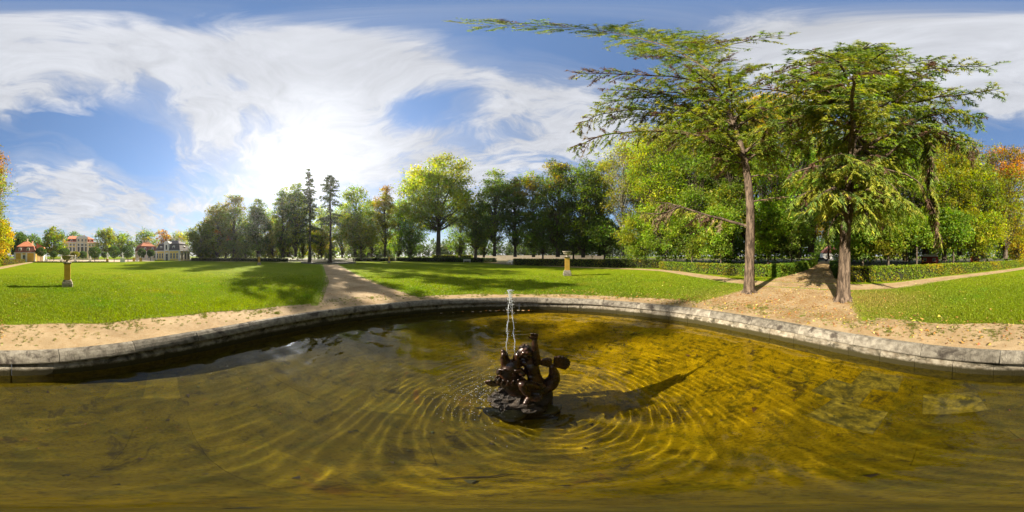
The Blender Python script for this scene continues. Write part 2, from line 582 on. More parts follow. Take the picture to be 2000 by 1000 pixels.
def algae_mat():
    m, nt, p = new_mat('algae_slab')
    v = geopos(nt)
    a = noise(nt, v, 0.9, 6, 0.65, 0.5)
    b = noise(nt, v, 6, 8, 0.72, 0.3)
    f = noise(nt, v, 30, 6, 0.8)
    sx = node(nt, 'ShaderNodeSeparateXYZ', {0: v}).outputs
    # algae colour turns brighter and yellower towards the right and far side
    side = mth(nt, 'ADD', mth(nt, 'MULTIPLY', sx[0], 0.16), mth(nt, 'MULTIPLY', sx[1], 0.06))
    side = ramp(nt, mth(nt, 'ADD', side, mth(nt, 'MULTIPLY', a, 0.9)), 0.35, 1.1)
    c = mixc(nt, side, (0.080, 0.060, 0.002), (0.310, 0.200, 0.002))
    c = mixc(nt, mth(nt, 'MULTIPLY', ramp(nt, b, 0.46, 0.64), 0.75), c, (0.050, 0.045, 0.003))
    c = mixc(nt, mth(nt, 'MULTIPLY', ramp(nt, f, 0.48, 0.62), 0.6), c, (0.030, 0.020, 0.002))
    c = mixc(nt, mth(nt, 'MULTIPLY', ramp(nt, noise(nt, v, 1.7, 6, 0.7, 0.8), 0.60, 0.72), 0.55), c, (0.115, 0.045, 0.006))
    c = mixc(nt, mth(nt, 'MULTIPLY', ramp(nt, noise(nt, v, 2.6, 9, 0.75, 0.5), 0.54, 0.64), 0.75), c, (0.020, 0.016, 0.004))
    oi = nt.nodes.new('ShaderNodeObjectInfo').outputs['Random']
    c = node(nt, 'ShaderNodeHueSaturation', {'Color': c, 'Value': ramp(nt, mth(nt, 'POWER', oi, 6.0), 0, 1, 0.94, 1.45, False), 'Saturation': ramp(nt, mth(nt, 'FRACT', mth(nt, 'MULTIPLY', oi, 7.3)), 0, 1, 1.0, 1.08, False)}).outputs[0]
    nt.links.new(c, p.inputs['Base Color'])
    p.inputs['Roughness'].default_value = 0.95
    p.inputs['Specular IOR Level'].default_value = 0.1
    nt.links.new(bump(nt, b, 0.5, 0.03), p.inputs['Normal'])
    return m


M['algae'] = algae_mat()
M['slab_pale'] = speckle_mat('swept_slab', (0.085, 0.066, 0.004), (0.20, 0.150, 0.008), 14, 0.95, 0.6, 0.02, c=(0.05, 0.042, 0.004), cs=4, cf=(0.46, 0.62), world=True)


def water_mat():
    m, nt, p = new_mat('fountain_water')
    g = node(nt, 'ShaderNodeBsdfGlass', {'Color': (0.985, 0.99, 0.95, 1), 'Roughness': 0.0, 'IOR': 1.333})
    nt.links.new(g.outputs[0], nt.nodes['Material Output'].inputs[0])
    return m


M['water'] = water_mat()

# ================================================================== GROUND
BC = Vector((0.06, 2.29, 0.0))           # centre of the fountain basin
WATER_Z = -0.50
AX = Vector((-0.921, 0.389, 0.0)).normalized()   # main axis: left path one way, avenue the other
rs = np.random.default_rng(7)


def smooth_pts(pts, step=0.6):
    """Catmull-Rom through 2D points, resampled"""
    P = [Vector((p[0], p[1], 0)) for p in pts]
    P = [P[0] * 2 - P[1]] + P + [P[-1] * 2 - P[-2]]
    out = []
    for i in range(1, len(P) - 2):
        n = max(2, int((P[i + 1] - P[i]).length / step))
        for k in range(n):
            t = k / n
            a, b, c, d = P[i - 1], P[i], P[i + 1], P[i + 2]
            out.append(0.5 * ((2 * b) + (c - a) * t + (2 * a - 5 * b + 4 * c - d) * t * t + (3 * b - a - 3 * c + d) * t ** 3))
    out.append(P[-2])
    return np.array([(p.x, p.y, 0) for p in out])


def ribbon(name, pts, hw, z, mat, fade=0.35, step=0.6):
    c = smooth_pts(pts, step)
    t = np.gradient(c, axis=0)
    t /= np.linalg.norm(t, axis=1)[:, None]
    nrm = np.stack([-t[:, 1], t[:, 0], np.zeros(len(t))], axis=1)
    hw = np.interp(np.linspace(0, 1, len(c)), np.linspace(0, 1, len(np.atleast_1d(hw))), np.atleast_1d(hw))
    offs = [(-1, -fade, 0.0), (-1, fade, 0.85), (-.5, 0, 1.0), (0, 0, 1.0), (.5, 0, 1.0), (1, -fade, 0.85), (1, fade, 0.0)]
    V, C = [], []
    for s, f, e in offs:
        V.append(c + nrm * (s * hw + f if s else 0 * hw)[:, None] + np.array([0, 0, z]))
        C.append(np.full(len(c), e))
    k, n = len(offs), len(c)
    V = np.stack(V, 1).reshape(-1, 3)
    C = np.stack(C, 1).reshape(-1)
    F = [(i * k + j, i * k + j + 1, (i + 1) * k + j + 1, (i + 1) * k + j) for i in range(n - 1) for j in range(k - 1)]
    g = Geo()
    g.add(V, F, np.repeat(C[:, None], 3, 1))
    return tag(g.obj(name, mat), kind='structure')


def ground():
    g = Geo()
    seg = 192
    radii = [5.3, 6, 7, 8.5, 10, 13, 17, 23, 32, 45, 65, 100, 180, 400, 1200]
    g.rings([[(BC.x + r * math.cos(2 * PI * j / seg), BC.y + r * math.sin(2 * PI * j / seg), 0) for j in range(seg)] for r in radii], cap=False)
    tag(g.obj('ground', M['lawn']), kind='structure')
    # sandy margin round the basin
    g = Geo()
    seg = 480
    rr, ee = [5.31, 5.5, 5.7, None, None], [1, 1, 1, .8, 0]
    V, C = [], []
    for i in range(5):
        for j in range(seg):
            th = 2 * PI * j / seg
            w = 0.62 + 0.62 * (0.5 - 0.5 * math.sin(th)) ** 1.5 + 0.06 * math.sin(7 * th) + 0.05 * math.sin(17 * th + 1)
            r = rr[i] if rr[i] else 5.34 + w + (-0.12 if i == 3 else 0.42)
            if i == 2:
                r = 5.34 + w * 0.55
            if i == 1:
                r = 5.34 + w * 0.25
            V.append((BC.x + r * math.cos(th), BC.y + r * math.sin(th), 0.004))
            C.append((ee[i],) * 3)
    F = [(i * seg + j, (i + 1) * seg + j, (i + 1) * seg + (j + 1) % seg, i * seg + (j + 1) % seg) for i in range(4) for j in range(seg)]
    tag(Geo().add(V, F, C).obj('sand_margin', M['sand']), kind='structure')
    b = BC
    p = lambda r: (b.x + AX.x * r, b.y + AX.y * r)
    ribbon('gravel_path', [p(5.5), p(12), p(24), p(37.6)], [2.2, 1.55, 1.6, 1.7], 0.008, M['sand'])
    ribbon('leafy_avenue', [p(-5.5), p(-9), p(-20), p(-40), p(-80)], [2.9, 2.4, 2.3, 2.3], 0.008, M['avenue'], 0.5)
    pts = [at(700, 95), at(800, 66), at(950, 51), at(1060, 33.5), at(1200, 26.2), at(1290, 22.5), at(1360, 16.8), at(1430, 13.0), at(1500, 11.6), at(1570, 11.0), at(1660, 10.4),
           at(1750, 11.0), at(1850, 14.6), at(1950, 20.5), at(2000, 27), at(2040, 40), at(2065, 54)]
    ribbon('curved_path', pts, [1.0, 1.0, 1.0, 1.1, 1.0, .9, .9, .95, 1.0, 1.0], 0.012, M['sand'], 0.2)
    # rim path by the far lawn edge on the left
    ribbon('cross_path', [at(400, 63), at(470, 57), at(540, 51), at(580, 46)], 0.7, 0.012, M['sand'], 0.15)
    # floor of the wood
    edge = [(340, 66), (500, 60), (600, 56), (760, 60), (820, 60), (950, 49), (985, 37.5), (1100, 32.6), (1290, 26.8), (1400, 18.2), (1500, 16.2), (1540, 20), (1600, 40), (1650, 16), (1720, 14.4), (1850, 18.2), (1950, 25), (2000, 34), (2030, 46)]
    xs = np.arange(340, 2031, 10)
    dd = np.interp(xs, [e[0] for e in edge], [e[1] for e in edge])
    V = []
    for x, d in zip(xs, dd):
        V += [tuple(at(x, d, 0.004)), tuple(at(x, d + 30, 0.004)), tuple(at(x, d + 120, 0.004))]
    F = [(i * 3 + j, i * 3 + j + 1, i * 3 + j + 4, i * 3 + j + 3) for i in range(len(xs) - 1) for j in range(2)]
    m = speckle_mat('wood_floor', (0.040, 0.050, 0.014), (0.085, 0.075, 0.028), 2.0, 0.95, 0.6, 0.05, c=(0.14, 0.09, 0.03), cs=0.8, cf=(0.5, 0.65), world=True)
    tag(Geo().add(V, F).obj('woodland_ground', m), kind='structure')
    V = []
    xs = np.arange(62, 310, 8)
    for x in xs:
        V += [tuple(at(x, 50.0 + max(0, x - 200) * .12, 0.004)), tuple(at(x, 96, 0.004))]
    F = [(i * 2, i * 2 + 1, i * 2 + 3, i * 2 + 2) for i in range(len(xs) - 1)]
    m = speckle_mat('parterre_gravel', (0.42, 0.32, 0.22), (0.52, 0.41, 0.29), 2, 0.95, 0.3, 0.02, world=True)
    tag(Geo().add(V, F).obj('parterre', m), kind='structure')


ground()


# ================================================================== BASIN AND WATER
ST = Vector((0.19, 2.06, WATER_Z))       # foot of the statue


def arc_block(prof, a0, a1, seg):
    g = Geo()
    rings = []
    for i in range(seg + 1):
        a = a0 + (a1 - a0) * i / seg
        rings.append([(r * math.cos(a), r * math.sin(a), z) for r, z in prof])
    g.rings(rings, cap=True)
    return g


def basin():
    root = empty('fountain_basin', BC)
    tag(root, 'round stone fountain basin with sandstone kerb and algae covered floor', 'fountain basin')
    cap = [(5.345, -0.20), (5.345, 0.012), (5.31, 0.032), (5.22, 0.02), (5.15, -0.028), (5.10, -0.085), (5.072, -0.135), (5.068, -0.16), (5.085, -0.178), (5.14, -0.20)]
    n = 22
    w = 2 * PI / n
    gap = 0.005
    me = arc_block(cap, -w / 2 + gap / 5, w / 2 - gap / 5, 8).mesh('kerb_stone')
    me.materials.append(M['stone'])
    for i in range(n):
        o = link(bpy.data.objects.new('kerb_stone', me), root)
        o.rotation_euler = (0, 0, i * w + 0.07)
        a = i * w + 0.07
        k = rs.normal(0, 0.006)
        o.location = (k * math.cos(a), k * math.sin(a), rs.normal(0, 0.007))
    base = [(5.34, -0.206), (5.135, -0.206), (5.13, -0.25), (5.11, -0.265), (5.105, -0.275), (5.07, -0.29), (5.06, -0.305), (5.055, -0.33), (5.055, -0.95), (5.34, -0.95)]
    n = 44
    w = 2 * PI / n
    me = arc_block(base, -w / 2 + 0.0007, w / 2 - 0.0007, 5).mesh('course_stone')
    me.materials.append(M['stone_base'])
    for i in range(n):
        o = link(bpy.data.objects.new('course_stone', me), root)
        a = i * w + 0.02
        o.rotation_euler = (0, 0, a)
        k = rs.normal(0, 0.006)
        o.location = (k * math.cos(a), k * math.sin(a), rs.normal(0, 0.003))
    g = Geo()
    g.lathe([(5.2, -1.10), (5.2, -0.9005)], 96)
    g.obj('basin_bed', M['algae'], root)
    # paving slabs of the floor, laid in a skewed grid
    me = Geo().box(-0.3994, 0.3994, -0.2694, 0.2694, -0.06, 0.0, 0.003).mesh('floor_slab')
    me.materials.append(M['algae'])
    pale = me.copy()
    pale.materials.clear()
    pale.materials.append(M['slab_pale'])
    rot = R(33)
    ca, sa = math.cos(rot), math.sin(rot)
    for i in range(-9, 10):
        for j in range(-11, 12):
            u = (i + 0.5 * (j % 2)) * 0.80
            v = j * 0.54 + 0.27
            x, y = u * ca - v * sa, u * sa + v * ca
            if math.hypot(x, y) > 5.35:
                continue
            wx, wy = x + BC.x, y + BC.y
            bare = .5 < wx < 2.7 and -2.6 < wy < -.5 and (i + j) % 2 == 0      # slabs swept clean of thick growth
            o = link(bpy.data.objects.new('floor_slab', pale if bare else me), root)
            o.location = (x, y, -0.8992 + rs.normal(0, 0.0016) + (.006 if bare else 0))
            o.rotation_euler = (rs.normal(0, 0.004), rs.normal(0, 0.004), rot)
    for o in root.children:
        o.cycles.is_caustics_receiver = True


basin()


def water_height(x, y):
    dx, dy = x - ST.x, y - ST.y
    r = np.hypot(dx, dy)
    th = np.arctan2(dy, dx)
    # spreading rings from the splash of the jets, a little irregular
    ph = 1.4 * np.sin(2 * th + 0.6 + .5 * r) + 0.9 * np.sin(3 * th + 2.0 - .7 * r) + 0.8 * np.sin(5 * th + 1.3 * r) + 0.6 * np.sin(9 * th - 2.1 * r) + .5 * np.sin(14 * th + 3 * r)
    lam = 0.092 + 0.007 * r
    env = np.clip(r / 0.5, 0, 1) * (0.0004 * np.exp(-r / 1.2) + 0.00078 * np.exp(-r / 6.5)) * (.55 + .30 * np.sin(3 * th + 1.9 * r + 1) * np.sin(5 * th - 1.2 * r) + .25 * np.sin(11 * th + 2.7 * r))
    h = env * np.sin(2 * PI * r / lam + ph)
    h += 0.9 * env * np.sin(2 * PI * r / (lam * 1.73) - 1.6 * ph + 1.0)
    g = np.random.default_rng(3)
    for k in range(26):
        L = g.uniform(0.15, 0.7)
        a = g.uniform(0, 2 * PI)
        h += 0.0017 * L ** 0.95 * np.sin(2 * PI * (x * math.cos(a) + y * math.sin(a)) / L + g.uniform(0, 6.28) + 0.7 * np.sin(1.3 * x + 0.9 * y + k))
    return h


def water():
    nr, ns = 600, 260
    t = np.linspace(0.0, 1.0, nr + 1)[1:]
    th = np.linspace(0, 2 * PI, ns, endpoint=False)
    cx, cy = ST.x - BC.x, ST.y - BC.y
    dx, dy = np.cos(th), np.sin(th)
    bb = cx * dx + cy * dy
    rm = -bb + np.sqrt(bb * bb - (cx * cx + cy * cy) + 5.075 ** 2)
    X = ST.x + np.outer(t, rm * dx)
    Y = ST.y + np.outer(t, rm * dy)
    Z = WATER_Z + water_height(X, Y)
    V = np.stack([X, Y, Z], -1).reshape(-1, 3)
    idx = np.arange(nr * ns).reshape(nr, ns)
    a = idx[:-1]
    F = np.stack([a, idx[1:], np.roll(idx, -1, 1)[1:], np.roll(idx, -1, 1)[:-1]], -1).reshape(-1, 4)
    g = Geo()
    g.add(V, F)
    g.add([(ST.x, ST.y, WATER_Z)], np.zeros((0, 3)))
    o = g.obj('water', M['water'], None, True)
    tag(o, kind='structure')
    o.cycles.is_caustics_caster = True


water()
sl.cycles.is_caustics_light = True

# ================================================================== VEGETATION
G_ = (0.120, 0.182, 0.018)
YG = (0.215, 0.230, 0.014)
DG = (0.084, 0.130, 0.018)
OR = (0.300, 0.120, 0.012)
YE = (0.330, 0.235, 0.014)
OL = (0.160, 0.190, 0.022)
BG = (0.160, 0.225, 0.016)


def unit(a):
    return a / (np.linalg.norm(a, axis=-1, keepdims=True) + 1e-9)


def leaf_cards(g, C, size, col, rng, up=0.35, asp=0.62, tri=True):
    n = len(C)
    if n == 0:
        return
    nr = unit(rng.standard_normal((n, 3)) + np.array([0, 0, up]))
    t = unit(np.cross(nr, rng.standard_normal((n, 3))))
    b = np.cross(nr, t)
    s = size[:, None]
    fold = nr * s * 0.12
    V = np.stack([C - t * s * .5, C + b * s * asp * .5 + fold, C + t * s * .5, C - b * s * asp * .5 + fold], 1)
    if tri:
        V = np.stack([C - t * s * .42 + b * s * asp * .62, C + t * s * .72, C - t * s * .42 - b * s * asp * .62], 1)
        F = np.arange(n * 3).reshape(n, 3)
        k = 3
    else:
        F = np.arange(n * 4).reshape(n, 4)
        k = 4
    g.add(V.reshape(-1, 3), F, np.repeat(col, k, axis=0))


def jitter(base, n, rng, v=0.22, h=0.12):
    b = np.asarray(base, dtype=float)
    if b.ndim == 1:
        b = np.tile(b, (n, 1))
    k = np.exp(rng.normal(0, v, (n, 1)))
    hh = np.exp(rng.normal(0, h, (n, 3)))
    return np.clip(b * k * hh, 0.004, 0.6)


def limb_curve(a, b, rng, sag=0.12, n=6):
    a, b = np.asarray(a, float), np.asarray(b, float)
    L = np.linalg.norm(b - a)
    m = (a + b) / 2 + np.array([0, 0, -sag * L]) + rng.normal(0, 0.06 * L, 3)
    t = np.linspace(0, 1, n)[:, None]
    return (1 - t) ** 2 * a + 2 * t * (1 - t) * m + t * t * b


TREES = 0
NLEAF = 1.55


def broadleaf(name, label, x, d, topy, wpx, basey, pal, n=9000, leaf=0.34, tr=None, shape='round', cat='tree', bark='bark', nclump=None, top=None,
              group='trees standing round the lawn', lean=0.0, gaps=0.0, off=None, fork=1):
    """trunk with limbs and a crown of clumped leaves; pal = [(colour, share), ...], top = colour that tints the crown's upper clumps"""
    global TREES
    TREES += 1
    rng = np.random.default_rng(1000 + TREES * 17)
    root = empty(name, at(x, d), rng.uniform(0, 6.28))
    tag(root, label, cat, group)
    H = hz(topy, d)
    a = d * R(wpx * 0.18) * 0.5 * (1.5 if d < 37 else 1.24)
    n = int(n * NLEAF)
    zb = max(0.25, hz(basey, d))
    a_in = a * 0.82
    c = (H - zb) / 2
    cz = (H + zb) / 2
    tr = tr or max(0.10, 0.016 * H + 0.012 * a)
    wood, fine, crown = Geo(), Geo(), Geo()
    th_top = zb + (H - zb) * 0.72
    zs = np.linspace(-0.15, th_top, 12)
    wob = np.cumsum(rng.normal(0, 0.05, (12, 2)), axis=0) * (H / 25)
    tk = np.stack([wob[:, 0] + lean * zs / H * 2.0, wob[:, 1], zs], 1)
    rad = tr * (1 - 0.8 * (zs / max(th_top, 1)) ** 0.9)
    rad[0] *= 1.5
    rad[1] *= 1.08
    wood.tube(tk, rad, 9, wob=0.05, rng=rng)
    for _ in range(fork - 1):
        i0 = 5
        e = np.array([rng.normal(0, a * .4), rng.normal(0, a * .4), th_top])
        p = limb_curve(tk[i0], e, rng, -0.12, 8)
        Geo().tube(p, np.linspace(rad[i0] * .8, 0.05, 8), 7).obj('limb', M[bark], root, True)
    nc = nclump or int(np.clip(46 + a * c * 1.5, 46, 170))
    cl, tries = [], 0
    while len(cl) < nc and tries < nc * 30:
        tries += 1
        q = unit(rng.standard_normal(3)) * rng.uniform(0.12, 1.0) ** 0.42
        u = (q[2] + 1) / 2
        if shape == 'round':
            w = 1.0
        elif shape == 'column':
            w = 1.0 if u < 0.75 else 0.85
        elif shape == 'cone':
            w = 1.25 - 0.85 * u
        elif shape == 'vase':
            w = 0.65 + 0.6 * u
        else:
            w = 1.0
        p = np.array([q[0] * a_in * w, q[1] * a_in * w, cz + q[2] * c * 0.97])
        r = np.clip(rng.uniform(0.20, 0.46) * min(a, c * 1.2), 0.35, 3.4)
        if gaps and rng.random() < gaps and np.linalg.norm(q) < 0.75:
            continue
        cl.append((p, r, u))
    wts = np.array([r ** 2 for _, r, _ in cl])
    cnt = (n * wts / wts.sum()).astype(int)
    tone = np.exp(rng.normal(0, .045, 3)) * np.exp(rng.normal(0, .10))
    cols = np.array([q[0] for q in pal])
    shares = np.array([q[1] for q in pal], float)
    shares /= shares.sum()
    for (p, r, u), k in zip(cl, cnt):
        if k < 4:
            continue
        base = cols[rng.choice(len(cols), p=shares)]
        if top is not None and u > 0.55 and rng.random() < (u - 0.45) * 1.5:
            base = np.array(top)
        q = unit(rng.standard_normal((k, 3))) * (np.abs(rng.normal(0.62, 0.30, (k, 1))))
        # sprays that hang in shallow layers
        P = p + q * np.array([r, r, r * 0.62]) + np.stack([np.zeros(k), np.zeros(k), -0.25 * r * (q[:, 0] ** 2 + q[:, 1] ** 2)], 1)
        P[:, 2] += 0.12 * r * np.sin(P[:, 0] * 5 / r + P[:, 1] * 4 / r)
        P[:, 2] = np.maximum(P[:, 2], 0.12)
        sz = leaf * np.exp(rng.normal(0, 0.28, k))
        leaf_cards(crown, P, sz, jitter(base * tone * np.exp(rng.normal(0, 0.2)), k, rng), rng, 0.45)
        # limb that carries the clump
        za = np.clip(p[2] - rng.uniform(0.25, 0.55) * (H - zb) * 0.5 - 0.3 * r, min(zb, 0.35 * H), th_top * 0.98)
        i = np.interp(za, zs, np.arange(12))
        s = np.array([np.interp(za, zs, tk[:, 0]), np.interp(za, zs, tk[:, 1]), za])
        r0 = np.interp(za, zs, rad) * rng.uniform(0.3, 0.5)
        L = limb_curve(s, p, rng, 0.10, 5)
        fine.tube(L, np.linspace(max(r0, 0.03), 0.018, 5), 4 if d < 40 else 3, cap=False)
        for _ in range(2 if d < 40 else 0):
            e = p + unit(rng.standard_normal(3)) * r * 0.85
            fine.tube(limb_curve(L[3], e, rng, 0.05, 3), np.linspace(0.035, 0.012, 3), 3, cap=False)
    wood.obj('trunk', M[bark], root, True)
    tag(fine.obj('branchwork', M[bark], root, True), kind='stuff')
    tag(crown.obj('crown', M['leaf'], root), kind='stuff')
    return root


def whorl_conifer(name, label, x, d, topy, wpx, basey, col, n=170, leaf=0.3, group='trees standing round the lawn', droop=0.25, tr=0.35, dens=1.0, taper=1.0, cat='conifer tree'):
    global TREES
    TREES += 1
    rng = np.random.default_rng(4000 + TREES * 13)
    root = empty(name, at(x, d), rng.uniform(0, 6.28))
    tag(root, label, cat, group)
    H = hz(topy, d)
    a = d * R(wpx * 0.18) * 0.5
    zb = max(0.5, hz(basey, d))
    wood, fine, crown = Geo(), Geo(), Geo()
    zs = np.linspace(-0.15, H, 16)
    tk = np.stack([np.cumsum(rng.normal(0, .05, 16)), np.cumsum(rng.normal(0, .05, 16)), zs], 1)
    rad = tr * (1 - zs / H) ** 0.8 + 0.03
    rad[0] *= 1.35
    wood.tube(tk, rad, 9, wob=0.05, rng=rng)
    for i in range(n):
        u = rng.random() ** 0.9
        z = zb + (H - zb) * u * 0.985
        prof = (1 - u) ** taper * (0.45 + 0.55 * rng.random()) + 0.06
        L = a * prof * 1.15 + 0.3
        th = rng.uniform(0, 2 * PI)
        s = np.array([np.interp(z, zs, tk[:, 0]), np.interp(z, zs, tk[:, 1]), z])
        e = s + np.array([math.cos(th) * L, math.sin(th) * L, -droop * L * rng.uniform(0.3, 1.4) + 0.1 * L])
        p = limb_curve(s, e, rng, -0.10, 6)
        fine.tube(p, np.linspace(0.05, 0.012, 6), 3, cap=False)
        k = int(dens * 26 * L + 10)
        t = rng.uniform(0.18, 1.0, k)
        P = np.stack([np.interp(t, np.linspace(0, 1, 6), p[:, q]) for q in range(3)], 1)
        side = np.array([-math.sin(th), math.cos(th), 0])
        P += side * (rng.normal(0, 0.22, k) * L * (1.1 - t) * 0.7)[:, None] + rng.normal(0, 0.10, (k, 3))
        P[:, 2] -= rng.random(k) * 0.35
        leaf_cards(crown, P, leaf * np.exp(rng.normal(0, .3, k)), jitter(col, k, rng, 0.25, 0.1), rng, 0.2, 0.42)
    wood.obj('trunk', M['bark'], root, True)
    tag(fine.obj('branchwork', M['bark'], root, True), kind='stuff')
    tag(crown.obj('crown', M['needle'], root), kind='stuff')
    return root


def hedge(name, label, pts, h, w, col, group='clipped hedges', dens=95, leaf=0.10, hvar=0.05, cat='hedge', d_leaf=None):
    rng = np.random.default_rng(abs(hash(label)) % 1 + int(len(label) * 131 + pts[0][0] * 7) % 9973)
    c = smooth_pts(pts, 0.5)
    t = np.gradient(c, axis=0)
    t /= np.linalg.norm(t, axis=1)[:, None]
    nn = np.stack([-t[:, 1], t[:, 0], np.zeros(len(t))], 1)
    root = empty(name, (c[0][0], c[0][1], 0))
    tag(root, label, cat, group)
    o = c[0].copy()
    rings = []
    hw = w / 2 - 0.07
    for p, q in zip((c - o)[1:-1], nn[1:-1]):
        hh = h - 0.06 + rng.normal(0, hvar * .4)
        rings.append([tuple(p - q * hw), tuple(p - q * hw * 1.05 + np.array([0, 0, hh * .6])), tuple(p - q * hw * .85 + np.array([0, 0, hh])), tuple(p + q * hw * .85 + np.array([0, 0, hh])),
                      tuple(p + q * hw * 1.05 + np.array([0, 0, hh * .6])), tuple(p + q * hw)])
    Geo().rings(rings, True).obj('branch_core', M['twig'], root)
    L = np.linalg.norm(np.diff(c, axis=0), axis=1).sum()
    n = int(L * (2 * h + w) * dens)
    s = rng.uniform(0, len(c) - 1, n)
    i = s.astype(int)
    f = (s - i)[:, None]
    P = (c[i] * (1 - f) + c[np.minimum(i + 1, len(c) - 1)] * f) - o
    q = nn[i]
    per = rng.uniform(0, 2 * h + w, n)
    u = np.where(per < h, -w / 2, np.where(per > h + w, w / 2, per - h - w / 2))
    z = np.where(per < h, per, np.where(per > h + w, 2 * h + w - per, h))
    ph = s * 1.7
    P = P + q * (u + rng.normal(0, 0.05, n) + 0.03 * np.sin(ph))[:, None]
    P[:, 2] = np.maximum(0.03, z + rng.normal(0, hvar, n) * (z > h * .8) + 0.02 * np.sin(ph * 2.3))
    base = np.array(col[0])[None] * np.ones((n, 1))
    if len(col) > 1:
        patch = np.sin(s * 0.35 + z * 2.1 + rng.normal(0, 0.8, n)) + 0.5 * np.sin(s * 0.9 + 1)
        base = np.where((patch > 0.5)[:, None], np.array(col[1])[None], base)
    g = Geo()
    leaf_cards(g, P, leaf * np.exp(rng.normal(0, .25, n)), jitter(base, n, rng), rng, 0.3, 0.7)
    for j, sg in ((0, -1), (-1, 1)):
        k = int(w * h * dens * 3) + 20
        E = (c[j] - o) + nn[j] * rng.uniform(-w / 2, w / 2, (k, 1)) + t[j] * sg * (-.28 * rng.random((k, 1)) + .04)
        E[:, 2] = rng.uniform(.03, h, k)
        leaf_cards(g, E, leaf * np.exp(rng.normal(0, .25, k)), jitter(col[0], k, rng), rng, .3, .7)
    tag(g.obj('foliage', M['leaf'], root), kind='stuff')
    return root


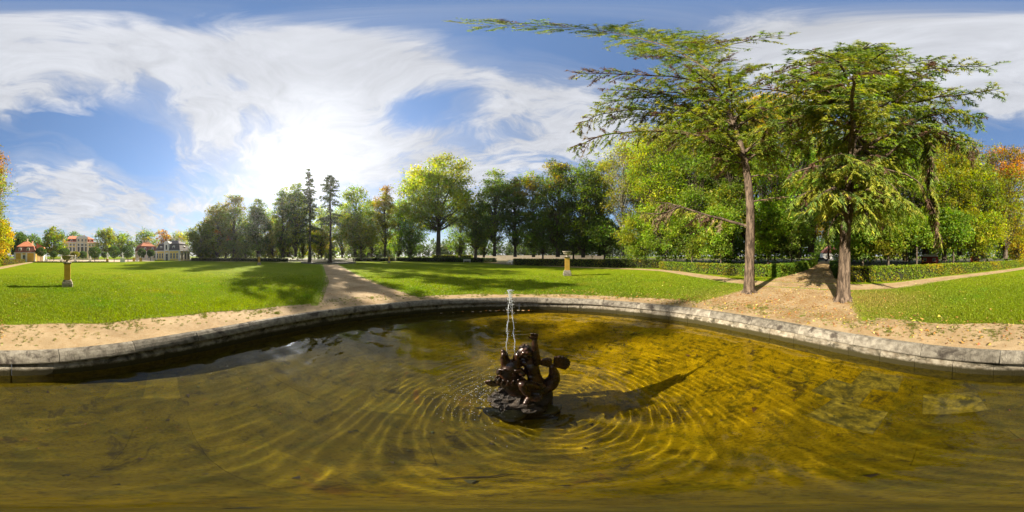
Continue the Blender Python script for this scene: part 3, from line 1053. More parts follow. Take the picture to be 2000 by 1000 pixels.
def vegetation_left():
    B = broadleaf
    B('broadleaf_tree', 'yellow-green leafy tree touching the dark-roofed pavilion', 392, 66, 432, 52, 504, [(YG, 3), (G_, 2), (OL, 2)], 6000, .42)
    B('broadleaf_tree', 'olive tree with a brownish crown, second beyond the dark-roofed pavilion', 424, 64, 395, 52, 503, [(OL, 3), (YG, 2), (OR, .5)], 7500, .42, shape='column', top=(.19, .16, .02))
    B('broadleaf_tree', 'tall backlit tree with thin rusty top left of the far urn pillar', 457, 62, 374, 50, 502, [(OL, 3), (G_, 2)], 7500, .40, shape='column', top=(.17, .145, .02), gaps=.3)
    B('broadleaf_tree', 'dense dark pyramidal tree right behind the far urn pillar', 503, 60, 385, 54, 506, [(DG, 4), (OL, 1)], 10000, .40, shape='cone', nclump=90)
    B('broadleaf_tree', 'small yellowish tree right of the dark pyramidal tree', 533, 62, 430, 36, 503, [(YG, 2), (OL, 2)], 3500, .40)
    B('broadleaf_tree', 'narrow thinly leaved tree left of the sun glare', 552, 53, 366, 38, 502, [(OL, 3), (DG, 2)], 5200, .34, shape='column', gaps=.4)
    B('broadleaf_tree', 'tall feathery tree with the sun in its top', 578, 51, 351, 46, 496, [(OL, 3), (DG, 2), (YG, .6)], 7000, .32, shape='column', gaps=.4, tr=.55)
    whorl_conifer('spruce_tree', 'slender spire-topped spruce beside the sun glare', 605, 47, 327, 46, 480, (.06, .08, .02), 130, .32, tr=.42, dens=1.0, taper=.7)
    whorl_conifer('larch_tree', 'sparse conifer with bare trunk behind the small round basin', 645, 48, 340, 54, 440, (.06, .08, .022), 80, .32, tr=.38, dens=1.1, taper=.3)
    B('broadleaf_tree', 'low golden tree seen under the sparse conifer', 622, 62, 440, 46, 494, [(YG, 2), (YE, 2)], 3500, .40)
    B('broadleaf_tree', 'open-crowned green tree right of the gravel path', 694, 51, 362, 64, 490, [(OL, 2), (G_, 2), (YG, 1)], 8500, .34, gaps=.35, fork=2)
    B('broadleaf_tree', 'bright yellow-green understory tree right of the gravel path', 705, 46, 428, 58, 490, [(YG, 3), (BG, 1)], 5000, .32)
    B('broadleaf_tree', 'slim tree with reddish top behind the urn pillar near the gravel path', 752, 52, 364, 46, 480, [(OL, 2), (YG, 1)], 5500, .34, top=(.2, .14, .02), gaps=.35)
    B('broadleaf_tree', 'dark shaded tree left of the big plane tree trunk', 800, 62, 404, 62, 500, [(DG, 3), (G_, 2)], 6500, .40)
    plane = B('plane_tree', 'great spreading yellow-green tree with forked trunk behind the long hedge', 857, 46, 313, 160, 450, [((.165, .205, .014), 5), ((.13, .18, .013), 3), (G_, 1)], 24000, .36,
              tr=.78, nclump=105, fork=3, bark='bark', top=(.20, .22, .014))
    B('broadleaf_tree', 'ivy-clad dark tree right of the great spreading tree', 928, 50, 398, 56, 488, [(DG, 3), (OL, 1)], 6500, .34, tr=.6)
    B('broadleaf_tree', 'pale green round-headed tree behind the water jet', 966, 46, 331, 66, 478, [(G_, 3), (OL, 2)], 9500, .32)
    B('broadleaf_tree', 'dark leafy tree between the pale round-headed tree and the orange-topped one', 1005, 44, 336, 56, 484, [(DG, 4), (G_, 1)], 9000, .32, top=(.16, .14, .02))
    B('broadleaf_tree', 'orange-topped tree left of the right urn pillar', 1042, 43, 333, 60, 490, [(DG, 2), (OL, 2)], 9000, .30, top=(.24, .18, .02))
    B('broadleaf_tree', 'bushy tree with brown-gold top right above the right urn pillar', 1088, 37, 306, 72, 488, [((.07, .10, .02), 3), (G_, 2)], 13000, .27, top=(.2, .165, .02))
    B('broadleaf_tree', 'deep green tree right of the right urn pillar', 1140, 36, 312, 66, 492, [(G_, 3), (DG, 2)], 12000, .27)
    B('broadleaf_tree', 'low dark green tree behind the middle hedge', 1060, 40, 420, 84, 496, [(DG, 3), (G_, 1)], 7000, .28)
    B('broadleaf_tree', 'shaded low tree behind the middle hedge under the gold-topped trees', 1120, 38, 420, 84, 496, [(DG, 3), (G_, 2)], 7000, .28)
    B('broadleaf_tree', 'dark underwood tree left of the pale trunk', 1180, 36, 425, 80, 497, [(DG, 2), (G_, 2)], 7000, .28)
    for x, d, ty, w, pal, lab in [
        (441, 72, 402, 46, [(OL, 2), (YG, 2)], 'olive tree filling the gap left of the rusty-topped tree'),
        (480, 70, 414, 44, [(G_, 2), (OL, 2)], 'green tree between the rusty-topped and the pyramidal tree'),
        (526, 68, 402, 44, [(OL, 2), (G_, 2)], 'light green tree just right of the pyramidal tree'),
        (563, 58, 380, 44, [(OL, 3), (YG, 1)], 'grey-green tree left under the sun glare'),
        (592, 57, 372, 44, [(OL, 3), (G_, 1)], 'feathery tree leaning on the spire-topped spruce'),
        (628, 60, 398, 46, [(OL, 2), (YG, 2)], 'yellowish tree between the spruce and the sparse conifer'),
        (668, 58, 392, 46, [(G_, 2), (YG, 2)], 'fresh green tree right of the sparse conifer'),
        (726, 60, 384, 50, [(G_, 2), (OL, 2), (YG, 1)], 'round green tree between the gravel path and the slim reddish tree'),
        (778, 62, 376, 54, [(YG, 2), (G_, 2)], 'light tree behind the left side of the great spreading tree'),
        (898, 62, 380, 56, [(G_, 2), (DG, 2)], 'green tree behind the right side of the great spreading tree'),
        (945, 60, 384, 50, [(G_, 2), (OL, 2)], 'green tree behind the ivy-clad tree'),
        (412, 74, 430, 44, [(YG, 2), (OL, 1)], 'low yellowish tree just right of the dark-roofed pavilion'),
    ]:
        B('broadleaf_tree', lab, x, d, ty + 5, w, 500, pal, 4800, .36, gaps=.3)
    # far trees behind the palace parterre
    far = 'far trees behind the palace garden'
    B('broadleaf_tree', 'dark green tree behind the left pavilion', 36, 82, 452, 40, 504, [(DG, 3), (G_, 2)], 3000, .62, group=far)
    B('broadleaf_tree', 'bluish tree right of the left pavilion', 64, 96, 457, 40, 504, [(DG, 2), (G_, 2)], 2600, .65, group=far)
    B('broadleaf_tree', 'golden-green tree left of the palace', 105, 78, 443, 44, 503, [(YG, 2), (G_, 3), (YE, .7)], 4200, .55, group=far, top=(.2, .19, .015))
    B('broadleaf_tree', 'green treetop showing above the palace roof', 147, 130, 451, 40, 500, [(G_, 3), (DG, 1)], 2200, .8, group=far)
    B('broadleaf_tree', 'tall green tree at the right end of the palace', 206, 92, 442, 40, 503, [(G_, 3), (YG, 2)], 3800, .55, group=far)
    B('broadleaf_tree', 'yellow-green wide tree between the palace and the red-roofed pavilion', 240, 100, 455, 46, 503, [(YG, 3), (OL, 1)], 3000, .62, group=far)
    B('broadleaf_tree', 'green tree with golden patch behind the red-roofed pavilion', 285, 112, 446, 48, 503, [(DG, 3), (G_, 2), (YE, 1)], 3200, .62, group=far)
    B('broadleaf_tree', 'orange autumn tree behind the dark-roofed pavilion', 319, 104, 444, 32, 503, [(OR, 4), (YE, 1)], 2600, .58, group=far)
    B('broadleaf_tree', 'yellow-green tree right behind the dark roof', 350, 102, 449, 40, 503, [(YG, 3), (YE, .6), (G_, 1)], 2600, .58, group=far)
    B('broadleaf_tree', 'golden autumn tree at the left picture edge behind the path hedge', 8, 40, 436, 34, 506, [(YG, 4), (YE, 1)], 6500, .30, top=(.28, .19, .014), group='trees behind the right-hand hedges')


def vegetation_right():
    B = broadleaf
    g = 'trees behind the right-hand hedges'
    B('broadleaf_tree', 'yellowing tree left of the pale-barked tree', 1172, 40, 300, 60, 480, [(YG, 2), (YE, 1), (OL, 2)], 10000, .28, group=g, gaps=.3)
    B('pale_barked_tree', 'thin-crowned tree with tall pale trunk behind the middle hedge', 1216, 34, 272, 66, 455, [(YG, 3), ((.2, .19, .03), 2)], 8500, .25, group=g, bark='bark_pale', gaps=.45, tr=.34)
    B('broadleaf_tree', 'tall light green tree left of the leaning conifer', 1288, 28, 236, 92, 480, [(YG, 3), (BG, 2), (G_, 1)], 24000, .22, shape='vase', group=g, top=(.17, .165, .014))
    B('broadleaf_tree', 'rich green tree directly left of the leaning conifer trunk', 1360, 26, 250, 90, 480, [(G_, 3), (BG, 2)], 24000, .21, group=g)
    B('broadleaf_tree', 'tall green tree with yellow sprays behind the leaning conifer', 1425, 25, 232, 90, 480, [(G_, 2), (BG, 2), (YG, 1)], 24000, .21, shape='vase', group=g, top=(.24, .19, .014))
    B('broadleaf_tree', 'tall tree with orange-gold top between the two conifers', 1515, 24, 188, 110, 470, [(G_, 2), (BG, 2), (YG, 2)], 30000, .20, shape='vase', group=g, top=(.33, .2, .012))
    B('broadleaf_tree', 'dark green tree left of the avenue mouth', 1560, 26, 260, 70, 488, [(DG, 2), (G_, 3)], 16000, .21, group=g)
    B('broadleaf_tree', 'tree overhanging the end of the leafy avenue', 1618, 40, 380, 56, 478, [(DG, 2), (G_, 3)], 8000, .28, group=g)
    B('broadleaf_tree', 'green tree right of the avenue behind the dense conifer', 1690, 22, 240, 100, 480, [(G_, 3), (BG, 2)], 24000, .20, shape='vase', group=g, top=(.3, .22, .012))
    B('broadleaf_tree', 'leafy green tree behind the hanging cone-laden branches', 1768, 21, 265, 100, 486, [(G_, 2), (BG, 3)], 24000, .20, group=g)
    B('broadleaf_tree', 'yellow-green tree between the dense conifer and the orange tree', 1845, 23, 285, 100, 488, [(YG, 3), (BG, 2)], 24000, .20, group=g, top=(.2, .17, .014))
    B('broadleaf_tree', 'olive-yellow tree left of the orange tree', 1905, 25, 300, 80, 490, [(YG, 3), (OL, 2)], 17000, .21, group=g)
    B('broadleaf_tree', 'big orange-crowned autumn tree by the curved path', 1962, 29, 286, 84, 490, [(YG, 3), ((.2, .15, .014), 2)], 20000, .23, group=g, top=(.34, .14, .012), gaps=.3)
    B('broadleaf_tree', 'yellow-leaved low tree near the right picture edge', 1988, 33, 420, 54, 506, [(YG, 3), (YE, 1)], 7000, .24, group=g)
    for x, d, ty, w, pal, tp, lab in [
        (1262, 36, 262, 70, [(YG, 2), (OL, 1), (G_, 1)], (.26, .21, .016), 'yellowing tall tree right behind the pale trunk'),
        (1328, 33, 214, 84, [(YG, 2), (BG, 2), (G_, 1)], (.24, .21, .015), 'tall yellow-green tree highest behind the hanging limbs'),
        (1398, 33, 206, 84, [(G_, 2), (BG, 2), (YG, 1)], None, 'tall green tree highest left of the leaning conifer'),
        (1462, 33, 196, 84, [(YG, 2), (G_, 2), (YE, .6)], (.32, .22, .012), 'gold-flecked tall tree right behind the leaning trunk'),
        (1584, 34, 222, 76, [(G_, 2), (BG, 1), (YE, .5)], (.32, .22, .012), 'tall gold-tipped tree above the avenue mouth'),
        (1648, 33, 232, 80, [(G_, 2), (BG, 2)], None, 'tall green tree directly behind the dense conifer'),
        (1735, 31, 222, 90, [(BG, 2), (G_, 2), (YE, .3)], None, 'tall bright tree right behind the dense conifer'),
        (1808, 31, 236, 84, [(BG, 2), (YG, 2)], None, 'tall light tree above the red hut'),
        (1874, 33, 262, 80, [(YG, 2), (BG, 1)], (.24, .2, .014), 'tall yellow-green tree left of the olive-yellow tree'),
    ]:
        B('broadleaf_tree', lab, x, d, ty, w, 480, pal, 15000, .26, group=g, top=tp, shape='vase')
    # young beeches and underwood, their branches sweeping down behind the hedges
    u = 'underwood behind the right-hand hedges'
    for x, d, ty, w, lab, pal in [
        (1243, 29, 420, 60, 'bright underwood tree right of the pale trunk', [(BG, 3), (YG, 1)]),
        (1300, 27, 405, 66, 'sunlit young beech under the tall light green tree', [(BG, 3), (G_, 1)]),
        (1352, 25, 400, 64, 'young beech half hidden by the hanging dead twigs', [(BG, 2), (G_, 2)]),
        (1408, 22, 395, 66, 'fresh green young beech just left of the leaning trunk', [(BG, 3), (YG, 1)]),
        (1500, 20, 385, 64, 'fresh green young beech just right of the leaning trunk', [(BG, 3), (G_, 1)]),
        (1546, 21, 410, 56, 'shadowy young beech at the left corner of the avenue', [(G_, 3), (DG, 1)]),
        (1685, 18, 420, 60, 'young beech right behind the thick conifer trunk', [(G_, 2), (BG, 2)]),
        (1735, 17.5, 410, 70, 'sunlit young beech over the yellowing hedge', [(BG, 3), (YG, 1)]),
        (1790, 19, 400, 70, 'leafy young beech left of the red hut', [(BG, 2), (G_, 2)]),
        (1862, 21, 405, 66, 'young beech right of the red hut', [(BG, 2), (G_, 2)]),
        (1922, 25, 400, 70, 'drooping young beech below the olive-yellow tree', [(BG, 2), (YG, 2)]),
    ]:
        B('young_beech', lab, x, d, ty, w, 484 if x in (1790, 1862) else 502, pal, 11000 if d < 23 else 9000, .19, group=u, tr=.14)


def far_wood():
    rng = np.random.default_rng(99)
    for lab, x0, x1, d0, d1, h, n, s, base in [('dense green wood closing the view behind the right-hand trees', 1225, 1990, 42, 66, 14, 60000, .6, G_),
                                               ('shady wood behind the backlit trees on the left', 376, 770, 76, 100, 13, 40000, .75, (.085, .11, .016)),
                                               ('distant wood beyond the beige boundary wall', 770, 1235, 98, 125, 13, 24000, .9, (.06, .085, .016)),
                                               ('leafy backdrop beyond the house at the avenue end', 1588, 1645, 92, 112, 13, 9000, .8, (.09, .13, .016))]:
        nb = int(260 * max(.2, (x1 - x0) / 760))
        g = Geo()
        xs = rng.uniform(x0, x1, nb)
        if d0 < 60:
            xs = np.where((xs > 1594) & (xs < 1632), xs + 45, xs)
        ds = rng.uniform(d0, d1, nb)
        for x, d in zip(xs, ds):
            H = h * rng.uniform(.7, 1.15)
            c = at(x, d, H * .5)
            k = n // nb
            q = unit(rng.standard_normal((k, 3))) * rng.random((k, 1)) ** .4
            P = np.array(c) + q * np.array([3.6, 3.6, H * .5])
            leaf_cards(g, P, s * np.exp(rng.normal(0, .3, k)), jitter(np.array(base) * np.exp(rng.normal(0, .25)), k, rng), rng, .4)
        o = g.obj('woodland', M['leaf'])
        tag(o, lab, 'woodland', kind='stuff')


vegetation_left()
vegetation_right()
far_wood()


def hedges():
    v = lambda L: [(p.x, p.y) for p in L]
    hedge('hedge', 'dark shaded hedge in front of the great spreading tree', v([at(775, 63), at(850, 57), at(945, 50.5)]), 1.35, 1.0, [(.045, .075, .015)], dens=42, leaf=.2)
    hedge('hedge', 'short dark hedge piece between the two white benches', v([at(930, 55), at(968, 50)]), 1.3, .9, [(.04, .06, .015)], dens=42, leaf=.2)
    hedge('hedge', 'long clipped hedge behind the right urn pillar', v([at(1004, 36.5), at(1100, 31.8), at(1200, 29.2), at(1291, 27.0)]), 1.35, .9, [(.09, .125, .016), (.14, .14, .016)], dens=90, leaf=.15)
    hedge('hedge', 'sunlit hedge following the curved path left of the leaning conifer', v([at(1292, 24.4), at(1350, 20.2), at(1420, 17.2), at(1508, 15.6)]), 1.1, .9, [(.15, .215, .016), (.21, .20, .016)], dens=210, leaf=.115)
    hedge('hedge', 'leafy hedge running along the left side of the avenue', v([at(1514, 15.2), at(1556, 20.5), at(1578, 27.5), at(1593, 42)]), 1.15, 1.0, [(.11, .19, .014), (.15, .20, .014)], dens=200, leaf=.115)
    hedge('hedge', 'dark hedge running along the right side of the avenue', v([at(1643, 14.2), at(1634, 20), at(1626, 30)]), 1.1, .9, [(.05, .095, .014)], dens=150, leaf=.115)
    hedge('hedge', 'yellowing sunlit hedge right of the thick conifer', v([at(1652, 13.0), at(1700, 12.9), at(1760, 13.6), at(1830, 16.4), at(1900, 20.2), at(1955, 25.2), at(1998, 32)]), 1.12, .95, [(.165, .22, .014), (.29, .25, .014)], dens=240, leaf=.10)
    hedge('hedge', 'brownish hedge along the path at the left picture edge', v([at(2, 34), at(24, 40), at(46, 48)]), 1.0, .9, [(.13, .125, .02), (.16, .10, .02)], dens=60, leaf=.17)
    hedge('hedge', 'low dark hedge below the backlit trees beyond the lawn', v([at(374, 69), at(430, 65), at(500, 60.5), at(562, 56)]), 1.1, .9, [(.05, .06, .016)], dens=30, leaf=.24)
    hedge('hedge', 'low trimmed box edging between lawn and parterre', v([at(64, 49.6), at(110, 49.4), at(160, 49.4), at(212, 50.5)]), .35, .5, [(.04, .055, .015)], dens=70, leaf=.13)
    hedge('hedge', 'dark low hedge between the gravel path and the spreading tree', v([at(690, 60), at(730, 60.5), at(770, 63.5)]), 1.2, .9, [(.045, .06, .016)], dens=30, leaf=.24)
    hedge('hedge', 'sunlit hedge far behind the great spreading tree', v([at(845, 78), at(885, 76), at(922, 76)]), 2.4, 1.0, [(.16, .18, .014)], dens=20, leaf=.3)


hedges()


def ball_trees():
    spots = [(80, 55, 483, 500.5, 11, 'clipped ball tree by the stairs of the left pavilion'),
             (105, 66, 490, 503, 7, 'small clipped ball tree right of the left pavilion'),
             (126, 62, 485, 500, 11, 'clipped ball tree behind the nearest urn'),
             (147, 70, 491, 502, 9, 'yellowish clipped tree right of the nearest urn'),
             (162, 74, 490.5, 504, 8, 'clipped ball tree in front of the palace door'),
             (185, 56, 481.5, 504, 12.5, 'big dark clipped ball tree at the palace right wing'),
             (204, 78, 492, 503, 7, 'small clipped ball tree left of the parterre statue'),
             (223, 58, 480, 504, 11.5, 'large clipped ball tree left of the flower pedestal'),
             (250, 57, 480, 504, 12.5, 'broad clipped ball tree in the middle of the parterre'),
             (277, 64, 485, 502, 8.5, 'clipped ball tree in front of the red-roofed pavilion'),
             (294, 64, 487, 501, 7.5, 'clipped ball tree left of the dark-roofed pavilion')]
    for i, (x, d, ty, by, hw, lab) in enumerate(spots):
        rng = np.random.default_rng(600 + i)
        root = empty('ball_tree', at(x, d), rng.uniform(0, 6))
        tag(root, lab, 'clipped tree', 'clipped ball trees of the parterre')
        z1, z0 = hz(ty, d), hz(by, d)
        a, c, cz = d * R(hw * .18), (z1 - z0) / 2, (z1 + z0) / 2
        g, f = Geo(), Geo()
        g.tube([(0, 0, -.1), (0.02, 0, cz * .5), (0, .02, cz)], [.13, .09, .07], 7)
        for k in range(7):
            e = unit(rng.standard_normal(3)) * np.array([a, a, c]) * .8 + np.array([0, 0, cz])
            f.tube(limb_curve((0, 0, cz * .8), e, rng, .0, 4), np.linspace(.05, .02, 4), 4)
        g.obj('trunk', M['bark'], root, True)
        tag(f.obj('branchwork', M['bark'], root, True), kind='stuff')
        k = 2600
        q = unit(rng.standard_normal((k, 3))) * (1 - .35 * rng.random((k, 1)) ** 1.6)
        q *= (1 + .06 * np.sin(5 * q[:, :1] + i) * np.cos(4 * q[:, 1:2]))
        P = q * np.array([a, a, c]) + np.array([0, 0, cz])
        col = (.16, .16, .014) if i == 3 else (.05, .085, .016)
        g = Geo()
        leaf_cards(g, P, .24 * np.exp(rng.normal(0, .25, k)), jitter(col, k, rng), rng, .3)
        tag(g.obj('crown', M['leaf'], root), kind='stuff')


ball_trees()

# ================================================================== THE TWO FOREGROUND CONIFERS


def needle_spray(g, base, tip, rng, col, w=0.26, step=0.024, size=0.17, hang=0.25):
    """a flat frond: needles set both sides of a twig"""
    base, tip = np.asarray(base, float), np.asarray(tip, float)
    L = np.linalg.norm(tip - base)
    k = max(4, int(L / step))
    t = (np.arange(k) + rng.random(k)) / k
    ax = (tip - base) / (L + 1e-9)
    side = np.cross(ax, [0, 0, 1.0])
    side /= np.linalg.norm(side) + 1e-9
    P = base + np.outer(t, tip - base)
    sgn = np.where(rng.random(k) < .5, -1.0, 1.0)
    dirs = unit(ax * 0.75 + side * sgn[:, None] * rng.uniform(.5, 1.1, (k, 1)) + np.array([0, 0, -hang]) + rng.normal(0, .22, (k, 3)))
    ln = (size * rng.uniform(.6, 1.35, k) * (1.15 - .5 * t))[:, None]
    wd = unit(np.cross(dirs, rng.standard_normal((k, 3)))) * ln * w * .5
    V = np.stack([P - wd, P + wd, P + dirs * ln], 1)
    g.add(V.reshape(-1, 3), np.arange(k * 3).reshape(k, 3), np.repeat(jitter(col, k, rng, .25, .08), 3, axis=0))


def bough(root, foliage, twigs, path, r0, rng, cols, sec=0.30, slen=1.1, start=.22, hang=.25, name='limb', bare=0.0, rtip=.018):
    """one limb as a part of its own; side twigs and needles go to the joined sets"""
    P = np.asarray(path, float)
    # resample smoothly
    L = np.concatenate([[0], np.cumsum(np.linalg.norm(np.diff(P, axis=0), axis=1))])
    n = max(6, int(L[-1] / .45))
    tt = np.linspace(0, L[-1], n)
    C = np.stack([np.interp(tt, L, P[:, i]) for i in range(3)], 1)
    for _ in range(2):
        C[1:-1] = (C[:-2] + 2 * C[1:-1] + C[2:]) / 4
    C[1:-1] += rng.normal(0, .025, (n - 2, 3))
    g = Geo()
    g.tube(C, r0 * (1 - tt / L[-1]) ** .8 + rtip, 7)
    g.obj(name, M['bark_red'], root, True)
    m = int(L[-1] * (1 - start) / sec * 2.15)
    for i in range(m):
        u = start + (1 - start) * (i + rng.random()) / m
        s = u * L[-1]
        p = np.array([np.interp(s, tt, C[:, k]) for k in range(3)])
        q = np.array([np.interp(min(s + .2, L[-1]), tt, C[:, k]) for k in range(3)])
        ax = unit(q - p + 1e-6)
        side = np.cross(ax, [0, 0, 1.0])
        side = side / (np.linalg.norm(side) + 1e-6)
        sg = 1 if i % 2 else -1
        ln = slen * (1.15 - .75 * u) * rng.uniform(.5, 1.25)
        e = p + (ax * rng.uniform(.35, .95) + side * sg * rng.uniform(.45, 1.0) + np.array([0, 0, rng.normal(-hang, .18)])) * ln
        mid = (p + e) / 2 + np.array([0, 0, .06 * ln])
        twigs.tube([p, mid, e], [.011, .008, .004], 3, cap=False)
        if rng.random() < bare:
            continue
        c = np.array(cols[rng.choice(len(cols))])
        # main twig and two or three side fronds
        needle_spray(foliage, p + (e - p) * .12, mid, rng, c, hang=hang)
        needle_spray(foliage, mid, e, rng, c, hang=hang)
        for _ in range(int(2 + ln * 2.2)):
            f = rng.uniform(.25, .95)
            a = p + (e - p) * f
            d2 = unit(unit(e - p) * .7 + rng.normal(0, .55, 3) + np.array([0, 0, -.15 - hang * .8]))
            needle_spray(foliage, a, a + d2 * ln * rng.uniform(.2, .45), rng, c, hang=hang)


NG = (.150, .205, .024)
NY = (.240, .255, .026)
ND = (.085, .135, .024)
NB = (.105, .060, .035)
NT = (.18, .135, .075)


def needle_parts(root, fol, tw):
    tag(tw.obj('twigwork', M['bark'], root, True), kind='stuff')
    tag(fol.obj('needles', M['needle'], root), kind='stuff')


def trunk_mesh(root, pts, rads, rng):
    P = np.array([tuple(p) for p in pts])
    L = np.concatenate([[0], np.cumsum(np.linalg.norm(np.diff(P, axis=0), axis=1))])
    tt = np.linspace(0, L[-1], 60)
    C = np.stack([np.interp(tt, L, P[:, i]) for i in range(3)], 1)
    for _ in range(6):
        C[1:-1] = (C[:-2] + 2 * C[1:-1] + C[2:]) / 4
    rr = np.interp(tt, L, rads)
    g = Geo()
    g.tube(C, rr, 18, wob=.035, rng=rng)
    # root flare
    for k in range(7):
        a = k * 2 * PI / 7 + rng.uniform(-.3, .3)
        r = rads[0]
        d = np.array([math.cos(a), math.sin(a), 0])
        g.tube([P[0] + d * r * .4 + [0, 0, .55], P[0] + d * r * .8 + [0, 0, .22], P[0] + d * r * 1.35 + [0, 0, .03], P[0] + d * r * 1.7 + [0, 0, -.1]], [r * .32, r * .36, r * .28, r * .15], 7)
    g.obj('trunk', M['bark_red'], root, True)
    return C, rr


def leaning_conifer():
    rng = np.random.default_rng(51)
    base = at(1463, 8.75)
    root = empty('conifer_tree', base)
    tag(root, 'tall leaning conifer with bare trunk, its top arching over the basin', 'conifer tree', 'conifers beside the avenue mouth')
    L = lambda x, y, d: np.array(tuple(P3(x, y, d) - base))
    fol, tw = Geo(), Geo()
    tk = [L(1463, 576, 8.75), L(1464, 520, 8.7), L(1466, 450, 8.65), L(1465, 395, 8.6), L(1461, 350, 8.5), L(1455, 318, 8.4), L(1447, 285, 8.3), L(1438, 255, 8.2), L(1424, 215, 7.95), L(1404, 180, 7.6)]
    trunk_mesh(root, tk, [.33, .26, .235, .22, .205, .18, .16, .14, .11, .085], rng)
    green = [NG, NG, NY, NY, NG, NG, NY, NB]
    brown = [NG, NB, NG, NY, NT, NY]
    B = lambda path, r, cols=green, **k: bough(root, fol, tw, path, r, rng, cols, **k)
    # leader that goes on up and arches over
    B([L(1404, 181, 7.6), L(1388, 142, 7.1), L(1350, 115, 6.7), L(1300, 90, 6.1), L(1240, 73, 5.6), L(1160, 58, 5.0), L(1060, 52, 4.6), L(952, 49, 4.3)], .10, start=.12, slen=2.6, sec=.26, hang=.06, bare=.05)
    B([L(1330, 104, 6.5), L(1390, 95, 6.1), L(1450, 82, 5.4), L(1545, 69, 4.8)], .05, start=.1, slen=1.3, sec=.34, hang=.08, bare=.1)
    B([L(1350, 115, 6.7), L(1290, 108, 7.2), L(1240, 112, 7.8)], .045, start=.15, slen=1.2, sec=.34, hang=.1, bare=.1)
    B([L(1300, 90, 6.1), L(1360, 78, 5.6), L(1410, 84, 5.9)], .04, start=.15, slen=1.0, sec=.34, hang=.1)
    # limbs reaching left over the lawn
    B([L(1418, 200, 7.8), L(1390, 172, 7.5), L(1340, 152, 7.1), L(1250, 148, 6.6), L(1128, 144, 6.3)], .10, brown, slen=1.6, sec=.24, hang=.35, start=.12)
    B([L(1430, 228, 8.0), L(1385, 198, 7.8), L(1320, 190, 7.8), L(1240, 192, 7.9), L(1170, 205, 8.2)], .08, green, slen=1.9, sec=.22, hang=.4, start=.1)
    B([L(1425, 215, 7.9), L(1370, 190, 7.4), L(1290, 178, 7.0), L(1190, 176, 7.0)], .06, green, slen=1.6, sec=.24, hang=.35, start=.15)
    B([L(1450, 300, 8.4), L(1400, 285, 8.0), L(1380, 268, 7.8), L(1310, 258, 7.5), L(1240, 258, 7.4), L(1185, 262, 7.3), L(1122, 288, 7.4)], .10, brown, slen=1.5, sec=.26, hang=.45, start=.3)
    B([L(1440, 262, 8.2), L(1370, 232, 8.2), L(1280, 225, 8.6), L(1190, 235, 8.9)], .07, green, slen=1.6, sec=.26, hang=.35, start=.2)
    B([L(1435, 245, 8.1), L(1350, 215, 7.9), L(1250, 215, 8.4), L(1160, 225, 8.8), L(1130, 250, 9)], .06, brown, slen=1.6, sec=.26, hang=.4, start=.3)
    # the low limb with hanging dead twigs
    B([L(1464, 444, 8.65), L(1420, 432, 8.3), L(1372, 420, 7.9), L(1330, 402, 7.9), L(1290, 395, 8.2)], .065, [NT, NT, NY, NB], slen=1.1, sec=.13, hang=.75, start=.32, bare=.25)
    B([L(1330, 402, 7.9), L(1300, 420, 8.1), L(1255, 415, 8.3)], .04, [NT, NY, NT], slen=.9, sec=.13, hang=.8, start=.1, bare=.2)
    # right side
    B([L(1436, 250, 8.2), L(1480, 215, 8.4), L(1540, 205, 8.8), L(1600, 225, 9.2)], .08, [NG, NY, NB, NY], slen=1.8, sec=.24, hang=.45, start=.15)
    B([L(1415, 200, 7.8), L(1470, 165, 7.6), L(1540, 138, 7.4), L(1606, 116, 7.2)], .045, green, slen=1.0, sec=.32, hang=.2, start=.3, bare=.2)
    B([L(1450, 300, 8.4), L(1490, 275, 8.3), L(1530, 268, 8.5), L(1580, 285, 8.8)], .07, green, slen=1.6, sec=.25, hang=.5, start=.2)
    B([L(1410, 190, 7.7), L(1440, 150, 7.6), L(1470, 130, 7.8), L(1490, 130, 8.2)], .06, green, slen=1.6, sec=.22, hang=.3, start=.1)
    B([L(1462, 345, 8.5), L(1490, 340, 8.3), L(1520, 345, 8.1)], .035, [NY, NT], slen=.8, sec=.4, hang=.4, bare=.5)
    B([L(1462, 395, 8.6), L(1505, 388, 8.3), L(1540, 385, 8.1)], .03, [NT], slen=.7, sec=.5, hang=.2, bare=.85)
    B([L(1440, 262, 8.2), L(1425, 225, 8.8), L(1400, 200, 9.6), L(1380, 195, 10.5)], .07, green, slen=1.8, sec=.25, hang=.4)
    # shorter limbs filling the crown
    P = np.array(tk)
    for i in range(28):
        u = rng.uniform(4.8, 8.9)
        j = int(u)
        s = P[j] + (P[j + 1] - P[j]) * (u - j)
        th = rng.uniform(0, 2 * PI)
        ln = rng.uniform(1.6, 3.6)
        e = s + np.array([math.cos(th) * ln, math.sin(th) * ln, rng.uniform(-.1, .5) * ln])
        B([s, (s + e) / 2 + [0, 0, .12 * ln], e], .045, green, slen=1.3, sec=.26, hang=.4, start=.15)
    needle_parts(root, fol, tw)


